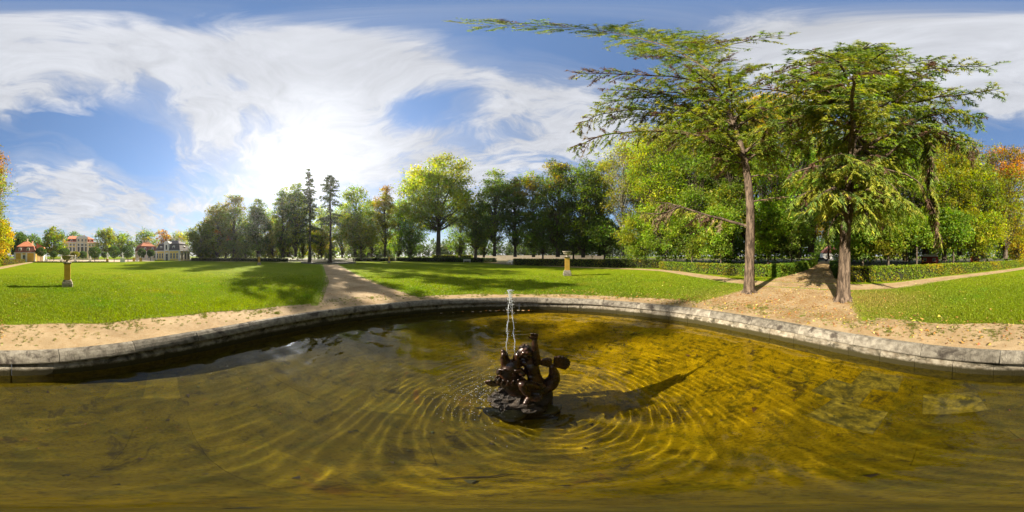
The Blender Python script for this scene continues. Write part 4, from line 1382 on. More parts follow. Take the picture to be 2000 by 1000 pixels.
def dense_conifer():
    rng = np.random.default_rng(77)
    base = at(1647, 7.15)
    root = empty('conifer_tree', base)
    tag(root, 'dense drooping conifer with thick flaking trunk at the avenue mouth', 'conifer tree', 'conifers beside the avenue mouth')
    L = lambda x, y, d: np.array(tuple(P3(x, y, d) - base))
    fol, tw = Geo(), Geo()
    tk = [L(1647, 592, 7.15), L(1648, 540, 7.15), L(1650, 480, 7.15), L(1655, 400, 7.15), L(1662, 330, 7.1), L(1667, 260, 7.05), L(1669, 190, 7.0), L(1670, 140, 6.95), L(1669, 104, 6.9)]
    trunk_mesh(root, tk, [.36, .28, .25, .225, .20, .165, .12, .08, .03], rng)
    P = np.array(tk)
    zt = P[-1][2]
    green = [NG, NG, NY, ND, NY]
    B = lambda path, r, cols=green, **k: bough(root, fol, tw, path, r, rng, cols, **k)
    # named limbs of the photograph
    B([L(1668, 262, 7.0), L(1720, 225, 6.3), L(1770, 185, 5.5), L(1830, 132, 4.8), L(1880, 128, 4.7), L(1932, 130, 4.6)], .09, slen=1.3, sec=.24, hang=.12, start=.35)
    B([L(1668, 240, 7.0), L(1740, 215, 6.3), L(1830, 190, 5.8), L(1890, 185, 5.6), L(1952, 174, 5.4)], .08, slen=1.4, sec=.24, hang=.25, start=.3)
    B([L(1664, 300, 7.1), L(1740, 265, 6.6), L(1800, 232, 6.2), L(1860, 215, 6.0), L(1918, 232, 6.0)], .08, [NG, ND, NB, NG], slen=1.5, sec=.22, hang=.4, start=.3)
    B([L(1660, 345, 7.1), L(1720, 315, 6.7), L(1790, 262, 6.3), L(1830, 255, 6.2), L(1885, 285, 6.2), L(1900, 305, 6.2)], .07, [NG, NB, ND], slen=1.3, sec=.22, hang=.5, start=.35)
    B([L(1667, 262, 7.05), L(1740, 250, 6.7), L(1790, 238, 6.5), L(1808, 260, 6.45), L(1816, 320, 6.5), L(1822, 380, 6.6), L(1830, 430, 6.7)], .03, [NB, NG, ND, NT, NG, NY], slen=.75, sec=.075, hang=.9, start=.45)
    B([L(1662, 330, 7.1), L(1740, 330, 6.8), L(1800, 350, 6.7), L(1815, 400, 6.8), L(1835, 470, 7.0)], .025, [NT, NB, NG, NY], slen=.7, sec=.10, hang=.9, start=.5, bare=.15)
    B([L(1662, 330, 7.1), L(1690, 325, 6.4), L(1720, 345, 5.9), L(1752, 372, 5.7)], .06, [NY, NY, NG], slen=1.3, sec=.16, hang=.6, start=.2)
    B([L(1660, 350, 7.1), L(1640, 330, 6.5), L(1615, 340, 6.1), L(1600, 372, 6.0)], .05, [NY, NY, NG], slen=1.2, sec=.15, hang=.6, start=.2)
    B([L(1655, 390, 7.1), L(1675, 385, 6.5), L(1690, 405, 6.2), L(1700, 440, 6.1)], .05, [NY, NG], slen=1.0, sec=.16, hang=.7, start=.2)
    B([L(1655, 420, 7.1), L(1640, 410, 6.7), L(1625, 425, 6.5), L(1617, 460, 6.5)], .04, [NG, ND], slen=.8, sec=.18, hang=.7, start=.2)
    B([L(1668, 255, 7.0), L(1620, 232, 7.0), L(1570, 225, 7.3), L(1510, 250, 7.9)], .06, [NG, ND, NB], slen=1.4, sec=.24, hang=.5, start=.2)
    B([L(1669, 190, 7.0), L(1630, 170, 7.0), L(1590, 160, 7.2), L(1556, 165, 7.6)], .05, slen=1.4, sec=.24, hang=.3, start=.2)
    # whorls up the stem
    for i in range(84):
        u = rng.random() ** 1.25
        z = 4.3 + (zt - 4.7) * u
        s = np.array([np.interp(z, P[:, 2], P[:, k]) for k in range(3)])
        th = rng.uniform(0, 2 * PI) if i % 4 or u < .25 else rng.normal(2.75, .6)
        ln = (3.6 * (1 - u) ** .55 + .7) * rng.uniform(.6, 1.1) * (0.55 if u < .15 else 1)
        rise = .25 * (u - .3)
        e = s + np.array([math.cos(th) * ln, math.sin(th) * ln, (rise - .12 * rng.random()) * ln])
        m1 = s + (e - s) * .5 + np.array([0, 0, .14 * ln])
        e2 = e + np.array([math.cos(th) * .2, math.sin(th) * .2, -.16]) * ln
        B([s, m1, e, e2], .02 + .05 * (1 - u), [NG, NY, NG, ND, NY, NY, NG, NB] if u < .7 else [NG, ND, NG, NY], slen=1.15 + .35 * (1 - u), sec=.25, hang=.55 - .35 * u, start=.15)
    needle_parts(root, fol, tw)


leaning_conifer()
dense_conifer()

# ================================================================== THE FOUNTAIN STATUE


def capsule(g, p0, p1, r0, r1, sides=12):
    p0, p1 = np.asarray(p0, float), np.asarray(p1, float)
    ax = p1 - p0
    L = np.linalg.norm(ax)
    ax = ax / L if L > 1e-6 else np.array([0, 0, 1.0])
    pts, rad = [], []
    for a in (8, 30, 55, 80):
        pts.append(p0 - ax * r0 * math.cos(R(a)))
        rad.append(r0 * math.sin(R(a)))
    for t in (.33, .66):
        pts.append(p0 + (p1 - p0) * t)
        rad.append(r0 + (r1 - r0) * t)
    for a in (80, 55, 30, 8):
        pts.append(p1 + ax * r1 * math.cos(R(a)))
        rad.append(r1 * math.sin(R(a)))
    g.tube(np.array(pts), np.array(rad), sides)


def chain(g, nodes, sides=12):
    for (p, r), (q, s) in zip(nodes[:-1], nodes[1:]):
        capsule(g, p, q, r, s, sides)


def fuse(o, voxel, it=3):
    m = o.modifiers.new('fuse', 'REMESH')
    m.mode = 'VOXEL'
    m.voxel_size = voxel
    m.use_smooth_shade = True
    if it:
        s = o.modifiers.new('soften', 'SMOOTH')
        s.factor = .5
        s.iterations = it
    return o


def hand(g, w, d, n, size=.085, curl=.35, thumb=1):
    """palm at w pointing along d, n = palm normal, five separate fingers"""
    w, d, n = np.asarray(w, float), unit(np.asarray(d, float)), unit(np.asarray(n, float))
    s = np.cross(d, n)
    k = size / .085
    for u in (-.022, -.008, .008, .022):
        capsule(g, w + s * u * k * .7, w + d * .042 * k + s * u * k, .014 * k, .013 * k, 8)
    for i, (u, l) in enumerate(zip((-.027, -.009, .009, .026), (.040, .050, .047, .036))):
        a = w + d * .046 * k + s * u * k
        b = a + unit(d + n * curl * .6 + s * u * 6) * l * k * .55
        c = b + unit(d + n * curl * 2.2 + s * u * 4) * l * k * .55
        capsule(g, a, b, .0095 * k, .0085 * k, 8)
        capsule(g, b, c, .0085 * k, .0065 * k, 8)
    a = w + d * .012 * k + s * thumb * .024 * k
    b = a + unit(d * .6 + s * thumb * .9 + n * .3) * .026 * k
    c = b + unit(d * .9 + s * thumb * .35 + n * .4) * .024 * k
    capsule(g, a, b, .012 * k, .010 * k, 8)
    capsule(g, b, c, .010 * k, .007 * k, 8)


def statue():
    root = empty('fountain_statue', ST, -az(1030))
    tag(root, 'dark bronze child riding a spouting fish on rocks in the basin', 'statue')
    rng = np.random.default_rng(5)
    # ---- the child
    g = Geo()
    pel, bel, che, nek = (.115, 0, .47), (.09, .0, .63), (.055, .01, .84), (.03, .01, .985)
    chain(g, [(pel, .112), (bel, .092), (che, .100)], 16)
    chain(g, [(che, .085), (nek, .05)], 14)
    capsule(g, (-.035, .02, .90), (.11, .0, .925), .058, .055)         # shoulders
    capsule(g, (.055, -.06, .66), (.075, -.06, .60), .055, .06)       # round belly
    capsule(g, (.165, .05, .43), (.165, -.05, .43), .085, .085)         # seat
    # head, turned to the left and a little down
    hc = np.array([-.03, -.02, 1.12])
    capsule(g, hc + np.array([.015, 0, .035]) * .84, hc + np.array([-.01, 0, .02]) * .84, .090, .086, 18)
    capsule(g, hc + np.array([-.045, 0, -.045]) * .84, hc + np.array([-.05, 0, -.06]) * .84, .060, .052, 14)
    capsule(g, nek, hc + np.array([.01, 0, -.05]) * .84, .048, .052)
    for s in (-1, 1):
        capsule(g, hc + np.array([-.075, s * .042, -.045]) * .84, hc + np.array([-.07, s * .045, -.05]) * .84, .031, .029, 10)     # cheeks
        capsule(g, hc + np.array([.02, s * .098, -.01]) * .84, hc + np.array([.025, s * .102, -.03]) * .84, .022, .017, 8)         # ears
        capsule(g, hc + np.array([-.092, s * .02, .022]) * .84, hc + np.array([-.085, s * .05, .018]) * .84, .015, .013, 8)        # brow
    capsule(g, hc + np.array([-.105, 0, .0]) * .84, hc + np.array([-.117, 0, -.03]) * .84, .012, .017, 8)                            # nose
    capsule(g, hc + np.array([-.098, -.018, -.066]) * .84, hc + np.array([-.098, .018, -.066]) * .84, .013, .013, 8)               # mouth
    capsule(g, hc + np.array([-.092, 0, -.092]) * .84, hc + np.array([-.088, 0, -.096]) * .84, .022, .02, 8)                        # chin
    # raised arm with open hand
    chain(g, [((.12, -.02, .93), .060), ((.112, -.05, 1.08), .054), ((.105, -.05, 1.15), .050), ((.095, -.05, 1.28), .043), ((.092, -.05, 1.345), .032)])
    hand(g, (.092, -.05, 1.36), (.02, -.1, 1), (-.2, -1, 0), .118, .45, -1)
    # other arm reaching for the fish
    chain(g, [((-.05, .03, .91), .058), ((-.12, .08, .79), .05), ((-.17, .03, .74), .042), ((-.215, -.03, .73), .032)])
    hand(g, (-.225, -.04, .73), (-1, -.35, -.1), (0, -.1, -1), .09, .3, 1)
    # near leg, knee drawn up towards the camera
    chain(g, [((.10, -.08, .45), .085), ((.02, -.19, .59), .074), ((-.045, -.26, .68), .060), ((-.03, -.27, .59), .054), ((.0, -.26, .48), .049), ((.025, -.24, .39), .034)])
    chain(g, [((.03, -.25, .36), .042), ((.0, -.31, .34), .036), ((-.015, -.355, .325), .030)])
    for k in range(5):
        capsule(g, (-.035 + k * .013, -.365 + k * .006, .322), (-.04 + k * .013, -.388 + k * .01, .316), .0115 - .001 * k, .010 - .001 * k, 7)
    # far leg hanging over the other flank
    chain(g, [((.14, .08, .45), .085), ((.12, .22, .46), .07), ((.10, .28, .42), .06), ((.12, .29, .22), .05), ((.13, .30, .12), .04), ((.07, .33, .08), .034)])
    o = g.obj('child_figure', M['bronze'], root, True)
    fuse(o, .0095, 3)
    # curls
    g = Geo()
    for i in range(70):
        a = rng.uniform(0, 2 * PI)
        z = rng.uniform(-.25, 1)
        q = np.array([math.sqrt(1 - z * z) * math.cos(a), math.sqrt(1 - z * z) * math.sin(a), z])
        if q[0] < -.55 and z < .55:
            continue
        p = hc + np.array([.010, 0, .026]) + q * .088
        capsule(g, p, p + rng.normal(0, .010, 3), .020, .016, 7)
    fuse(g.obj('hair', M['bronze'], o, True), .010, 2)
    # ---- the fish
    g = Geo()
    chain(g, [((-.20, -.02, .84), .125), ((-.22, -.02, .72), .145), ((-.20, -.02, .52), .165), ((-.10, .0, .33), .18), ((.05, .02, .25), .175), ((.19, .03, .27), .135), ((.29, .03, .37), .115),
              ((.345, .03, .50), .092), ((.355, .03, .62), .072), ((.335, .03, .73), .055), ((.325, .03, .79), .045)], 16)
    for s, xx in ((-1, -.285), (1, -.125)):       # the two open jaws
        chain(g, [((-.20 + s * .05, -.02, .88), .085), ((xx, -.02, .98), .062), ((xx - s * .002, -.02, 1.07), .048), ((xx + s * .018, -.02, 1.135), .030)], 10)
        for y in (-.05, .03):
            capsule(g, (xx, y - .01, .95), (xx + s * .01, y - .01, 1.09), .045, .03, 8)
        capsule(g, (-.20 + s * .135, -.12, .80), (-.20 + s * .14, -.13, .79), .045, .04, 10)      # bulging eyes
        capsule(g, (-.20 + s * .13, -.13, .85), (-.20 + s * .07, -.15, .865), .02, .02, 8)
    for k in range(7):                            # gill folds and chin barbels
        a = -1.0 + k * .33
        capsule(g, (-.22 + .19 * math.sin(a), -.02 - .19 * math.cos(a), .60), (-.21 + .17 * math.sin(a * 1.1), -.02 - .20 * math.cos(a), .70), .026, .018, 7)
    fish = g.obj('fish_body', M['bronze'], root, True)
    fuse(fish, .0105, 2)

    def fan(name, c, d0, a0, a1, r0, r1, n, th, tilt=0.0):
        g = Geo()
        for i in range(n):
            a = a0 + (a1 - a0) * i / (n - 1)
            v = np.array([math.sin(a), tilt * math.cos(a * 1.3), math.cos(a)])
            L = r1 * (1 - .18 * abs(2 * i / (n - 1) - 1) ** 2)
            capsule(g, np.array(c) + v * r0, np.array(c) + v * L, th * .7, th * 1.15, 7)
        fuse(g.obj(name, M['bronze'], fish, True), .009, 1)
    fan('tail_fin', (.35, .03, .80), 0, R(8), R(118), .01, .205, 9, .024)
    fan('tail_lobe', (.315, .03, .78), 0, R(-56), R(-8), .01, .185, 5, .028)
    fan('side_fin', (-.30, -.12, .50), 0, R(-120), R(-60), .01, .20, 6, .022, -.3)
    fan('side_fin', (-.02, -.17, .40), 0, R(95), R(150), .01, .20, 6, .022, .4)
    fan('back_fin', (-.05, .16, .45), 0, R(-60), R(20), .02, .17, 6, .02, .3)
    # ---- rocks
    for i, (x, y, z, sx, sy, sz) in enumerate([(-.26, -.04, .10, .19, .15, .13), (-.05, -.12, .04, .22, .15, .18), (.14, .02, .02, .20, .20, .20), (-.10, .16, .05, .22, .16, .2), (-.36, -.04, .02, .13, .11, .06),
                                               (-.28, -.18, .0, .15, .09, .07), (.06, -.24, -.03, .15, .10, .10), (-.25, .02, .26, .13, .12, .12), (.0, .0, -.36, .38, .32, .24)]):
        g = Geo()
        seg, rg = 14, 9
        rings = []
        for a in range(rg + 1):
            ph = PI * (a / rg * .996 + .002)
            ring = []
            for b in range(seg):
                t = 2 * PI * b / seg
                k = 1 + .16 * math.sin(3 * t + i * 1.7 + 2 * ph) + .10 * math.sin(5 * t - i + 4 * ph) + .06 * rng.normal()
                ring.append((x + sx * k * math.sin(ph) * math.cos(t), y + sy * k * math.sin(ph) * math.sin(t), z - sz * k * math.cos(ph)))
            rings.append(ring)
        g.rings(rings, True)
        g.obj('rock', M['rock'], root, False)
    for x, y, z, a, b, rot in [(-.17, -.36, -.055, .19, .11, .2), (-.38, -.30, -.08, .13, .09, -.3), (.26, -.16, -.22, .16, .12, .5)]:
        g = Geo()
        ring = [(a * (1 + .15 * rng.normal()) * math.cos(t), b * (1 + .15 * rng.normal()) * math.sin(t)) for t in np.linspace(0, 2 * PI, 10, endpoint=False)]
        c, s = math.cos(rot), math.sin(rot)
        rr = [[(x + (u * c - v * s) * k, y + (u * s + v * c) * k, z + h) for u, v in ring] for k, h in ((.9, -.09), (1, -.04), (.97, .01), (.86, .03))]
        g.rings(rr, True)
        g.obj('flat_stone', M['rock_algae'], root)


statue()


def jets():
    m, nt, p = new_mat('jet_water')
    p.inputs['Base Color'].default_value = (.93, .96, 1, 1)
    p.inputs['Roughness'].default_value = .08
    p.inputs['IOR'].default_value = 1.33
    p.inputs['Transmission Weight'].default_value = .55
    rng = np.random.default_rng(12)
    root = empty('water_jet', ST + Vector((-.2, -.02, 1.0)), -az(1030))
    tag(root, 'thin double water jet rising from the mouth of the bronze fish', 'water jet')
    root.location = Matrix.Rotation(-az(1030), 3, 'Z') @ Vector((-.2, -.02, 1.0)) + ST
    dr = Geo()
    for s, x0 in ((-1, -.055), (1, .045)):
        g = Geo()
        z = np.linspace(0, 1.06, 46)
        x = x0 * (1 - (z / 1.06) ** 1.3) * 1.0 + s * .008 - .01 * z + .006 * np.sin(z * 23 + s)
        y = .006 * np.sin(z * 17 + 2 * s)
        r = .0018 + .0028 * np.abs(np.sin(z * 31 + s * 2)) * rng.random(46) + rng.random(46) * .0015
        g.tube(np.stack([x, y, z], 1), r, 7)
        g.obj('stream', m, root, True)
        for k in range(200):
            zz = rng.random() ** .6 * 1.07
            i = min(45, int(zz / 1.06 * 45))
            w = .003 + .028 * rng.random() ** 3
            dr.ball((x[i] + rng.normal(0, w), rng.normal(0, w), zz), rng.uniform(.0016, .0048), 6, 4)
    for k in range(130):
        zz = 1.06 - rng.random() ** 2 * .28
        dr.ball((-.012 + rng.normal(0, .022), rng.normal(0, .022), zz), rng.uniform(.002, .0065), 6, 4)
    tag(dr.obj('spray', m, root, True), kind='stuff')
    # drops falling back
    g = Geo()
    for k in range(420):
        a = rng.normal(PI * .97, .55)
        r = abs(rng.normal(.62, .26)) + .08
        z = max(0, rng.normal(-.02, .12)) if rng.random() < .6 else abs(rng.normal(0, .25))
        g.ball((ST.x + r * math.cos(a) * 1.0, ST.y + r * math.sin(a) * .9, WATER_Z + .006 + z), rng.uniform(.002, .0055), 5, 3)
    tag(g.obj('splash', m, None, True), 'white drops splashing left of the statue', 'splash', kind='stuff')


jets()

# ================================================================== URN PILLARS


def pillar(x, d, s, label, rot=0.0):
    root = empty('urn_pillar', at(x, d), -az(x) + rot, s)
    tag(root, label, 'pillar', 'ochre urn pillars on the lawn')
    Geo().box(-.42, .42, -.42, .42, -.05, .30, .03).obj('plinth', M['pillar_stone'], root)
    g = Geo()
    for z0, z1, w in ((.30, .36, .39), (.36, .42, .36), (.42, .50, .33), (.50, .55, .29)):
        g.box(-w, w, -w, w, z0, z1, .012)
    g.obj('base_moulding', M['pillar_stone'], root)
    g = Geo().box(-.25, .25, -.25, .25, .55, 1.80, .012)
    sh = g.obj('shaft', M['ochre'], root)
    g = Geo()
    for z0, z1, w in ((1.80, 1.84, .27), (1.84, 1.90, .31), (1.90, 1.94, .34)):
        g.box(-w, w, -w, w, z0, z1, .012)
    g.obj('capital', M['pillar_stone'], root)
    g = Geo()
    g.lathe([(.20, 1.94), (.20, 1.97), (.13, 2.0), (.09, 2.05), (.12, 2.10), (.27, 2.14), (.37, 2.21), (.40, 2.28), (.38, 2.34), (.42, 2.38), (.50, 2.42), (.52, 2.45), (.50, 2.475), (.44, 2.46), (.36, 2.40), (.02, 2.38)], 28)
    u = g.obj('urn', M['pillar_stone'], root, True)
    for k in range(4):
        a = k * PI / 2 + PI / 4
        g = Geo()
        c = np.array([math.cos(a), math.sin(a), 0])
        g.tube([c * .33 + [0, 0, 2.17], c * .45 + [0, 0, 2.20], c * .49 + [0, 0, 2.29], c * .44 + [0, 0, 2.37]], [.035, .03, .03, .04], 7)
        g.obj('handle', M['pillar_stone'], u, True)
    return root


pillar(131.5, 10.6, .82, 'nearest ochre urn pillar, standing on the sunny left lawn')
pillar(506, 37.4, 1.0, 'ochre urn pillar before the dark pyramidal tree beyond the left lawn')
pillar(760, 49.0, .97, 'small looking farthest urn pillar right of the gravel path')
pillar(1108, 16.7, 1.0, 'weathered ochre urn pillar on the lawn behind the statue')

# ================================================================== BUILDINGS


def window(root, x, z, w, h, y=0.0, arch=False, sill=True, trim='trim', name='window'):
    g = Geo()
    t = max(.08, w * .14)
    g.box(x - w / 2 - t, x - w / 2, y - .06, y + .03, z, z + h)
    g.box(x + w / 2, x + w / 2 + t, y - .06, y + .03, z, z + h)
    g.box(x - w / 2 - t * 1.2, x + w / 2 + t * 1.2, y - .08, y + .03, z + h, z + h + t * 1.2)
    if sill:
        g.box(x - w / 2 - t * 1.3, x + w / 2 + t * 1.3, y - .13, y + .03, z - t, z)
    if arch:
        k = 7
        poly = [(x + (w / 2 + t) * math.cos(PI * i / k), z + h + t * 1.2 + (w * .4) * math.sin(PI * i / k)) for i in range(k + 1)]
        g.prism(poly, y - .07, y + .03)
    o = g.obj(name, M[trim], root)
    Geo().box(x - w / 2, x + w / 2, y - .02, y + .02, z, z + h).obj('pane', M['pane'], o)
    g = Geo()
    g.box(x - .03, x + .03, y - .035, y - .01, z, z + h)
    g.box(x - w / 2, x + w / 2, y - .035, y - .01, z + h * .55, z + h * .55 + .06)
    g.obj('glazing_bar', M['trim'], o)
    return o


def frustum(x0, x1, y0, y1, z0, X0, X1, Y0, Y1, z1):
    return Geo().rings([[(x0, y0, z0), (x1, y0, z0), (x1, y1, z0), (x0, y1, z0)], [(X0, Y0, z1), (X1, Y0, z1), (X1, Y1, z1), (X0, Y1, z1)]], True)


def chimney(root, x, y, z0, z1, w=.5):
    g = Geo().box(x - w / 2, x + w / 2, y - w / 2, y + w / 2, z0, z1)
    g.box(x - w / 2 - .08, x + w / 2 + .08, y - w / 2 - .08, y + w / 2 + .08, z1, z1 + .15)
    return g.obj('chimney', M['wall_cream'], root)


def dormer(root, x, y, z, w, h, depth, roof='roof_red', trim='trim'):
    g = Geo()
    g.box(x - w / 2, x + w / 2, y, y + depth, z, z + h)
    o = g.obj('dormer', M[trim], root)
    k = 8
    poly = [(x + (w / 2 + .08) * math.cos(PI * i / k), z + h + w * .42 * math.sin(PI * i / k)) for i in range(k + 1)]
    Geo().prism(poly, y - .1, y + depth).obj('dormer_roof', M[trim], o)
    Geo().box(x - w * .28, x + w * .28, y - .03, y + .01, z + h * .15, z + h * 1.0).obj('pane', M['pane'], o)
    return o


def palace():
    d = 100.0
    root = empty('palace', at(160, d), -az(160) + R(14))
    tag(root, 'cream baroque palace with red hipped roof and central gable', 'palace')
    Geo().box(-11, 11, 0, 15, 0, 10).obj('wall', M['wall_yellow'], root)
    g = Geo()
    g.box(-11.4, 11.4, -.4, 15.4, 10, 10.5)
    g.box(-11.2, 11.2, -.2, 15.2, 4.2, 4.5)
    g.obj('cornice', M['trim'], root)
    for x in (-10.7, -8.0, -6.0, -4.0, 4.0, 6.0, 8.0, 10.7):
        Geo().box(x - .3, x + .3, -.14, .02, 0, 10).obj('pilaster', M['trim'], root)
    Geo().box(-3.4, 3.4, -.8, 1, 0, 13.0).obj('central_bay', M['wall_cream'], root)
    frustum(-8.6, 8.4, 2.0, 13, 10.5, -8.3, 8.1, 2.3, 12.7, 12.4).obj('attic_storey', M['roof_brown'], root)
    Geo().box(-8.9, 8.7, 1.7, 13.3, 12.4, 12.65).obj('attic_cornice', M['roof_red'], root)
    rf = frustum(-9.0, 8.8, 1.6, 13.4, 12.65, -6.6, 6.0, 6.6, 8.2, 14.9).obj('roof', M['roof_red'], root)
    frustum(-11.4, 11.4, -.3, 15.3, 10.5, -8.6, 8.4, 2.0, 13, 11.0).obj('lower_roof', M['roof_red'], root)
    chimney(rf, 3.6, 8, 14.2, 16.0, .7)
    chimney(rf, -4.2, 8, 14.2, 15.7, .7)
    k = 10
    poly = [(3.9, 13.0)] + [(3.6 * math.cos(PI * i / k), 13.0 + 1.5 * math.sin(PI * i / k)) for i in range(k + 1)] + [(-3.9, 13.0)]
    Geo().prism(poly, -1.0, .6).obj('gable', M['trim'], root)
    for x in (-9.4, -7, -5, 5, 7, 9.4):
        window(root, x, 5.0, 1.0, 2.2)
        window(root, x, 8.3, .9, 1.0)
        window(root, x, 1.0, 1.0, 2.2)
    for x in (-2.3, 0, 2.3):
        window(root, x, 4.7, 1.1 if x else 1.4, 2.8, -.8, True)
        window(root, x, 8.2, .9 if x else 1.3, 1.2, -.8, True)
        window(root, x, 10.9, .9, 1.5, -.8, True)
        window(root, x, .6, 1.1, 2.6, -.8, False, name='door')
    for x in (-6.2, 6.0):
        dormer(root, x, 1.9, 10.8, 1.1, 1.1, 1.5)


def left_pavilion():
    root = empty('pavilion', at(48.5, 56), -az(48.5) - R(12))
    tag(root, 'small ochre pavilion with red mansard roof left of the palace', 'pavilion')
    Geo().box(-3.6, 3.6, 0, 7, 0, 3.0).obj('wall', M['wall_ochre'], root)
    for x in (-3.5, -1.1, .55, 3.45):
        Geo().box(x - .28, x + .28, -.10, .02, 0, 3.0).obj('pilaster', M['trim'], root)
    for y in (.3, 3.5, 6.7):
        Geo().box(3.58, 3.70, y - .28, y + .28, 0, 3.0).obj('pilaster', M['trim'], root)
    Geo().box(-3.8, 3.8, -.2, 7.2, 3.0, 3.2).obj('cornice', M['trim'], root)
    lo = frustum(-3.8, 3.8, -.2, 7.2, 3.2, -3.0, 3.0, .6, 6.4, 5.2).obj('lower_roof', M['roof_brown'], root)
    Geo().box(-3.15, 3.15, .45, 6.55, 5.2, 5.32).obj('roof_band', M['roof_red'], root)
    up = frustum(-3.1, 3.1, .5, 6.5, 5.32, -.5, .5, 3.2, 3.8, 7.4).obj('roof', M['roof_red'], root)
    chimney(up, .2, 3.2, 7.1, 8.1, .45)
    chimney(up, 1.9, 4.6, 6.0, 7.3, .45)
    for x in (-1.75, 1.1):
        dormer(lo, x, .05, 3.55, .85, 1.0, 1.2)
    window(root, -.25, 0, .9, 2.3, .0, False, False, name='door', trim='trim')
    # wing with its own gable
    Geo().box(3.75, 6.2, 3.2, 8.2, 0, 4.6).obj('wing_wall', M['trim'], root)
    Geo().prism([(3.6, 4.6), (6.4, 4.6), (6.3, 5.2), (3.7, 6.6)], 3.0, 8.4).obj('wing_roof', M['roof_red'], root)


def dark_pavilion():
    c = at(351, 70.5)
    e = at(305, 78.5)
    v = e - c
    rz = math.atan2(-v.y, -v.x)      # local -x runs along the front towards the left
    root = empty('pavilion', c, rz)
    tag(root, 'yellow garden pavilion with dark slate mansard roof and white dormer gable', 'pavilion')
    L, D = v.length, 9.0
    Geo().box(-L, 0, 0, D, 0, 4.2).obj('wall', M['wall_yellow'], root)
    for x in (-L + .3, -L * .62, -L * .42, -.3):
        Geo().box(x - .28, x + .28, -.10, .02, 0, 4.2).obj('pilaster', M['trim'], root)
    for y in (.35, 3.2, 6.0, 8.65):
        Geo().box(-.02, .12, y - .28, y + .28, 0, 4.2).obj('pilaster', M['trim'], root)
    Geo().box(-L - .3, .3, -.3, D + .3, 4.2, 4.5).obj('cornice', M['trim'], root)
    lo = frustum(-L - .3, .3, -.3, D + .3, 4.5, -L + .8, -.8, .8, D - .8, 7.3).obj('lower_roof', M['roof_dark'], root)
    Geo().box(-L + .55, -.55, .55, D - .55, 7.3, 7.45).obj('roof_band', M['roof_dark'], root)
    up = frustum(-L + .6, -.6, .6, D - .6, 7.45, -L + 4.0, -4.0, D / 2 - .3, D / 2 + .3, 9.4).obj('roof', M['roof_dark'], root)
    for x in (-L * .72, -L * .42, -3.0):
        chimney(up, x, D / 2 - .2, 9.0, 10.2, .6)
    # central gable with door below
    xm = -L * .52
    gb = Geo().box(xm - 1.35, xm + 1.35, -.35, 2.5, 4.5, 7.6).obj('gable_wall', M['trim'], root)
    Geo().prism([(xm + 1.6 * math.cos(PI * i / 8), 7.6 + 1.2 * math.sin(PI * i / 8)) for i in range(9)], -.5, 3.5).obj('gable_roof', M['trim'], gb)
    Geo().box(xm - .4, xm + .4, -.39, -.33, 4.9, 7.0).obj('pane', M['pane'], gb)
    window(root, xm, 0, 1.2, 3.0, -.02, True, False, name='door')
    for x in (-L * .93, -L * .82, -L * .71, -L * .34, -L * .22, -L * .10):
        window(root, x, .9, .75, 2.3)
    for x in (-L * .78, -L * .24):
        dormer(lo, x, .1, 5.0, 1.1, 1.2, 1.5)
    o = empty('side_dormer', (0, 0, 0))
    o.parent = root
    g = Geo().box(-1.6, -.15, D / 2 - .55, D / 2 + .55, 5.0, 6.3)
    dm = g.obj('dormer', M['wall_ochre'], root)
    Geo().prism([(-1.7, 6.3), (-.05, 6.3), (-.9, 6.9)], D / 2 - .6, D / 2 + .6).obj('dormer_roof', M['trim'], dm)
    Geo().box(-.16, -.12, D / 2 - .3, D / 2 + .3, 5.15, 6.2).obj('pane', M['pane'], dm)
    bpy.data.objects.remove(o)
    for y, w, h in ((1.8, .8, 2.8), (4.6, 1.2, 3.2), (7.3, .8, 2.8)):
        f = Geo().box(-.02, .10, y - w / 2 - .12, y + w / 2 + .12, .4, .4 + h + .12).obj('window', M['trim'], root)
        Geo().box(.10, .12, y - w / 2, y + w / 2, .45, .4 + h).obj('pane', M['pane'], f)


def red_pavilion():
    root = empty('pavilion', at(291, 88), -az(291) + R(25))
    tag(root, 'pink-walled pavilion with red mansard roof behind the ball trees', 'pavilion')
    Geo().box(-5, 5, 0, 8, 0, 4.4).obj('wall', M['wall_cream'], root)
    for x in (-4.8, -1.6, 1.6, 4.8):
        Geo().box(x - .25, x + .25, -.1, .02, 0, 4.4).obj('pilaster', M['trim'], root)
    Geo().box(-5.3, 5.3, -.3, 8.3, 4.4, 4.65).obj('cornice', M['trim'], root)
    lo = frustum(-5.3, 5.3, -.3, 8.3, 4.65, -4.3, 4.3, .7, 7.3, 7.2).obj('lower_roof', M['roof_brown'], root)
    Geo().box(-4.5, 4.5, .5, 7.5, 7.2, 7.35).obj('roof_band', M['roof_red'], root)
    up = frustum(-4.5, 4.5, .5, 7.5, 7.35, -1.5, 1.5, 3.7, 4.3, 9.8).obj('roof', M['roof_red'], root)
    for x in (-2.0, 0, 1.2):
        chimney(up, x, 4, 9.0, 10.6, .55)
    for x in (-3.2, 0, 3.2):
        window(root, x, 1.0, .9, 2.3)
    for x in (-2.2, 2.2):
        dormer(lo, x, .0, 5.1, 1.0, 1.1, 1.5)


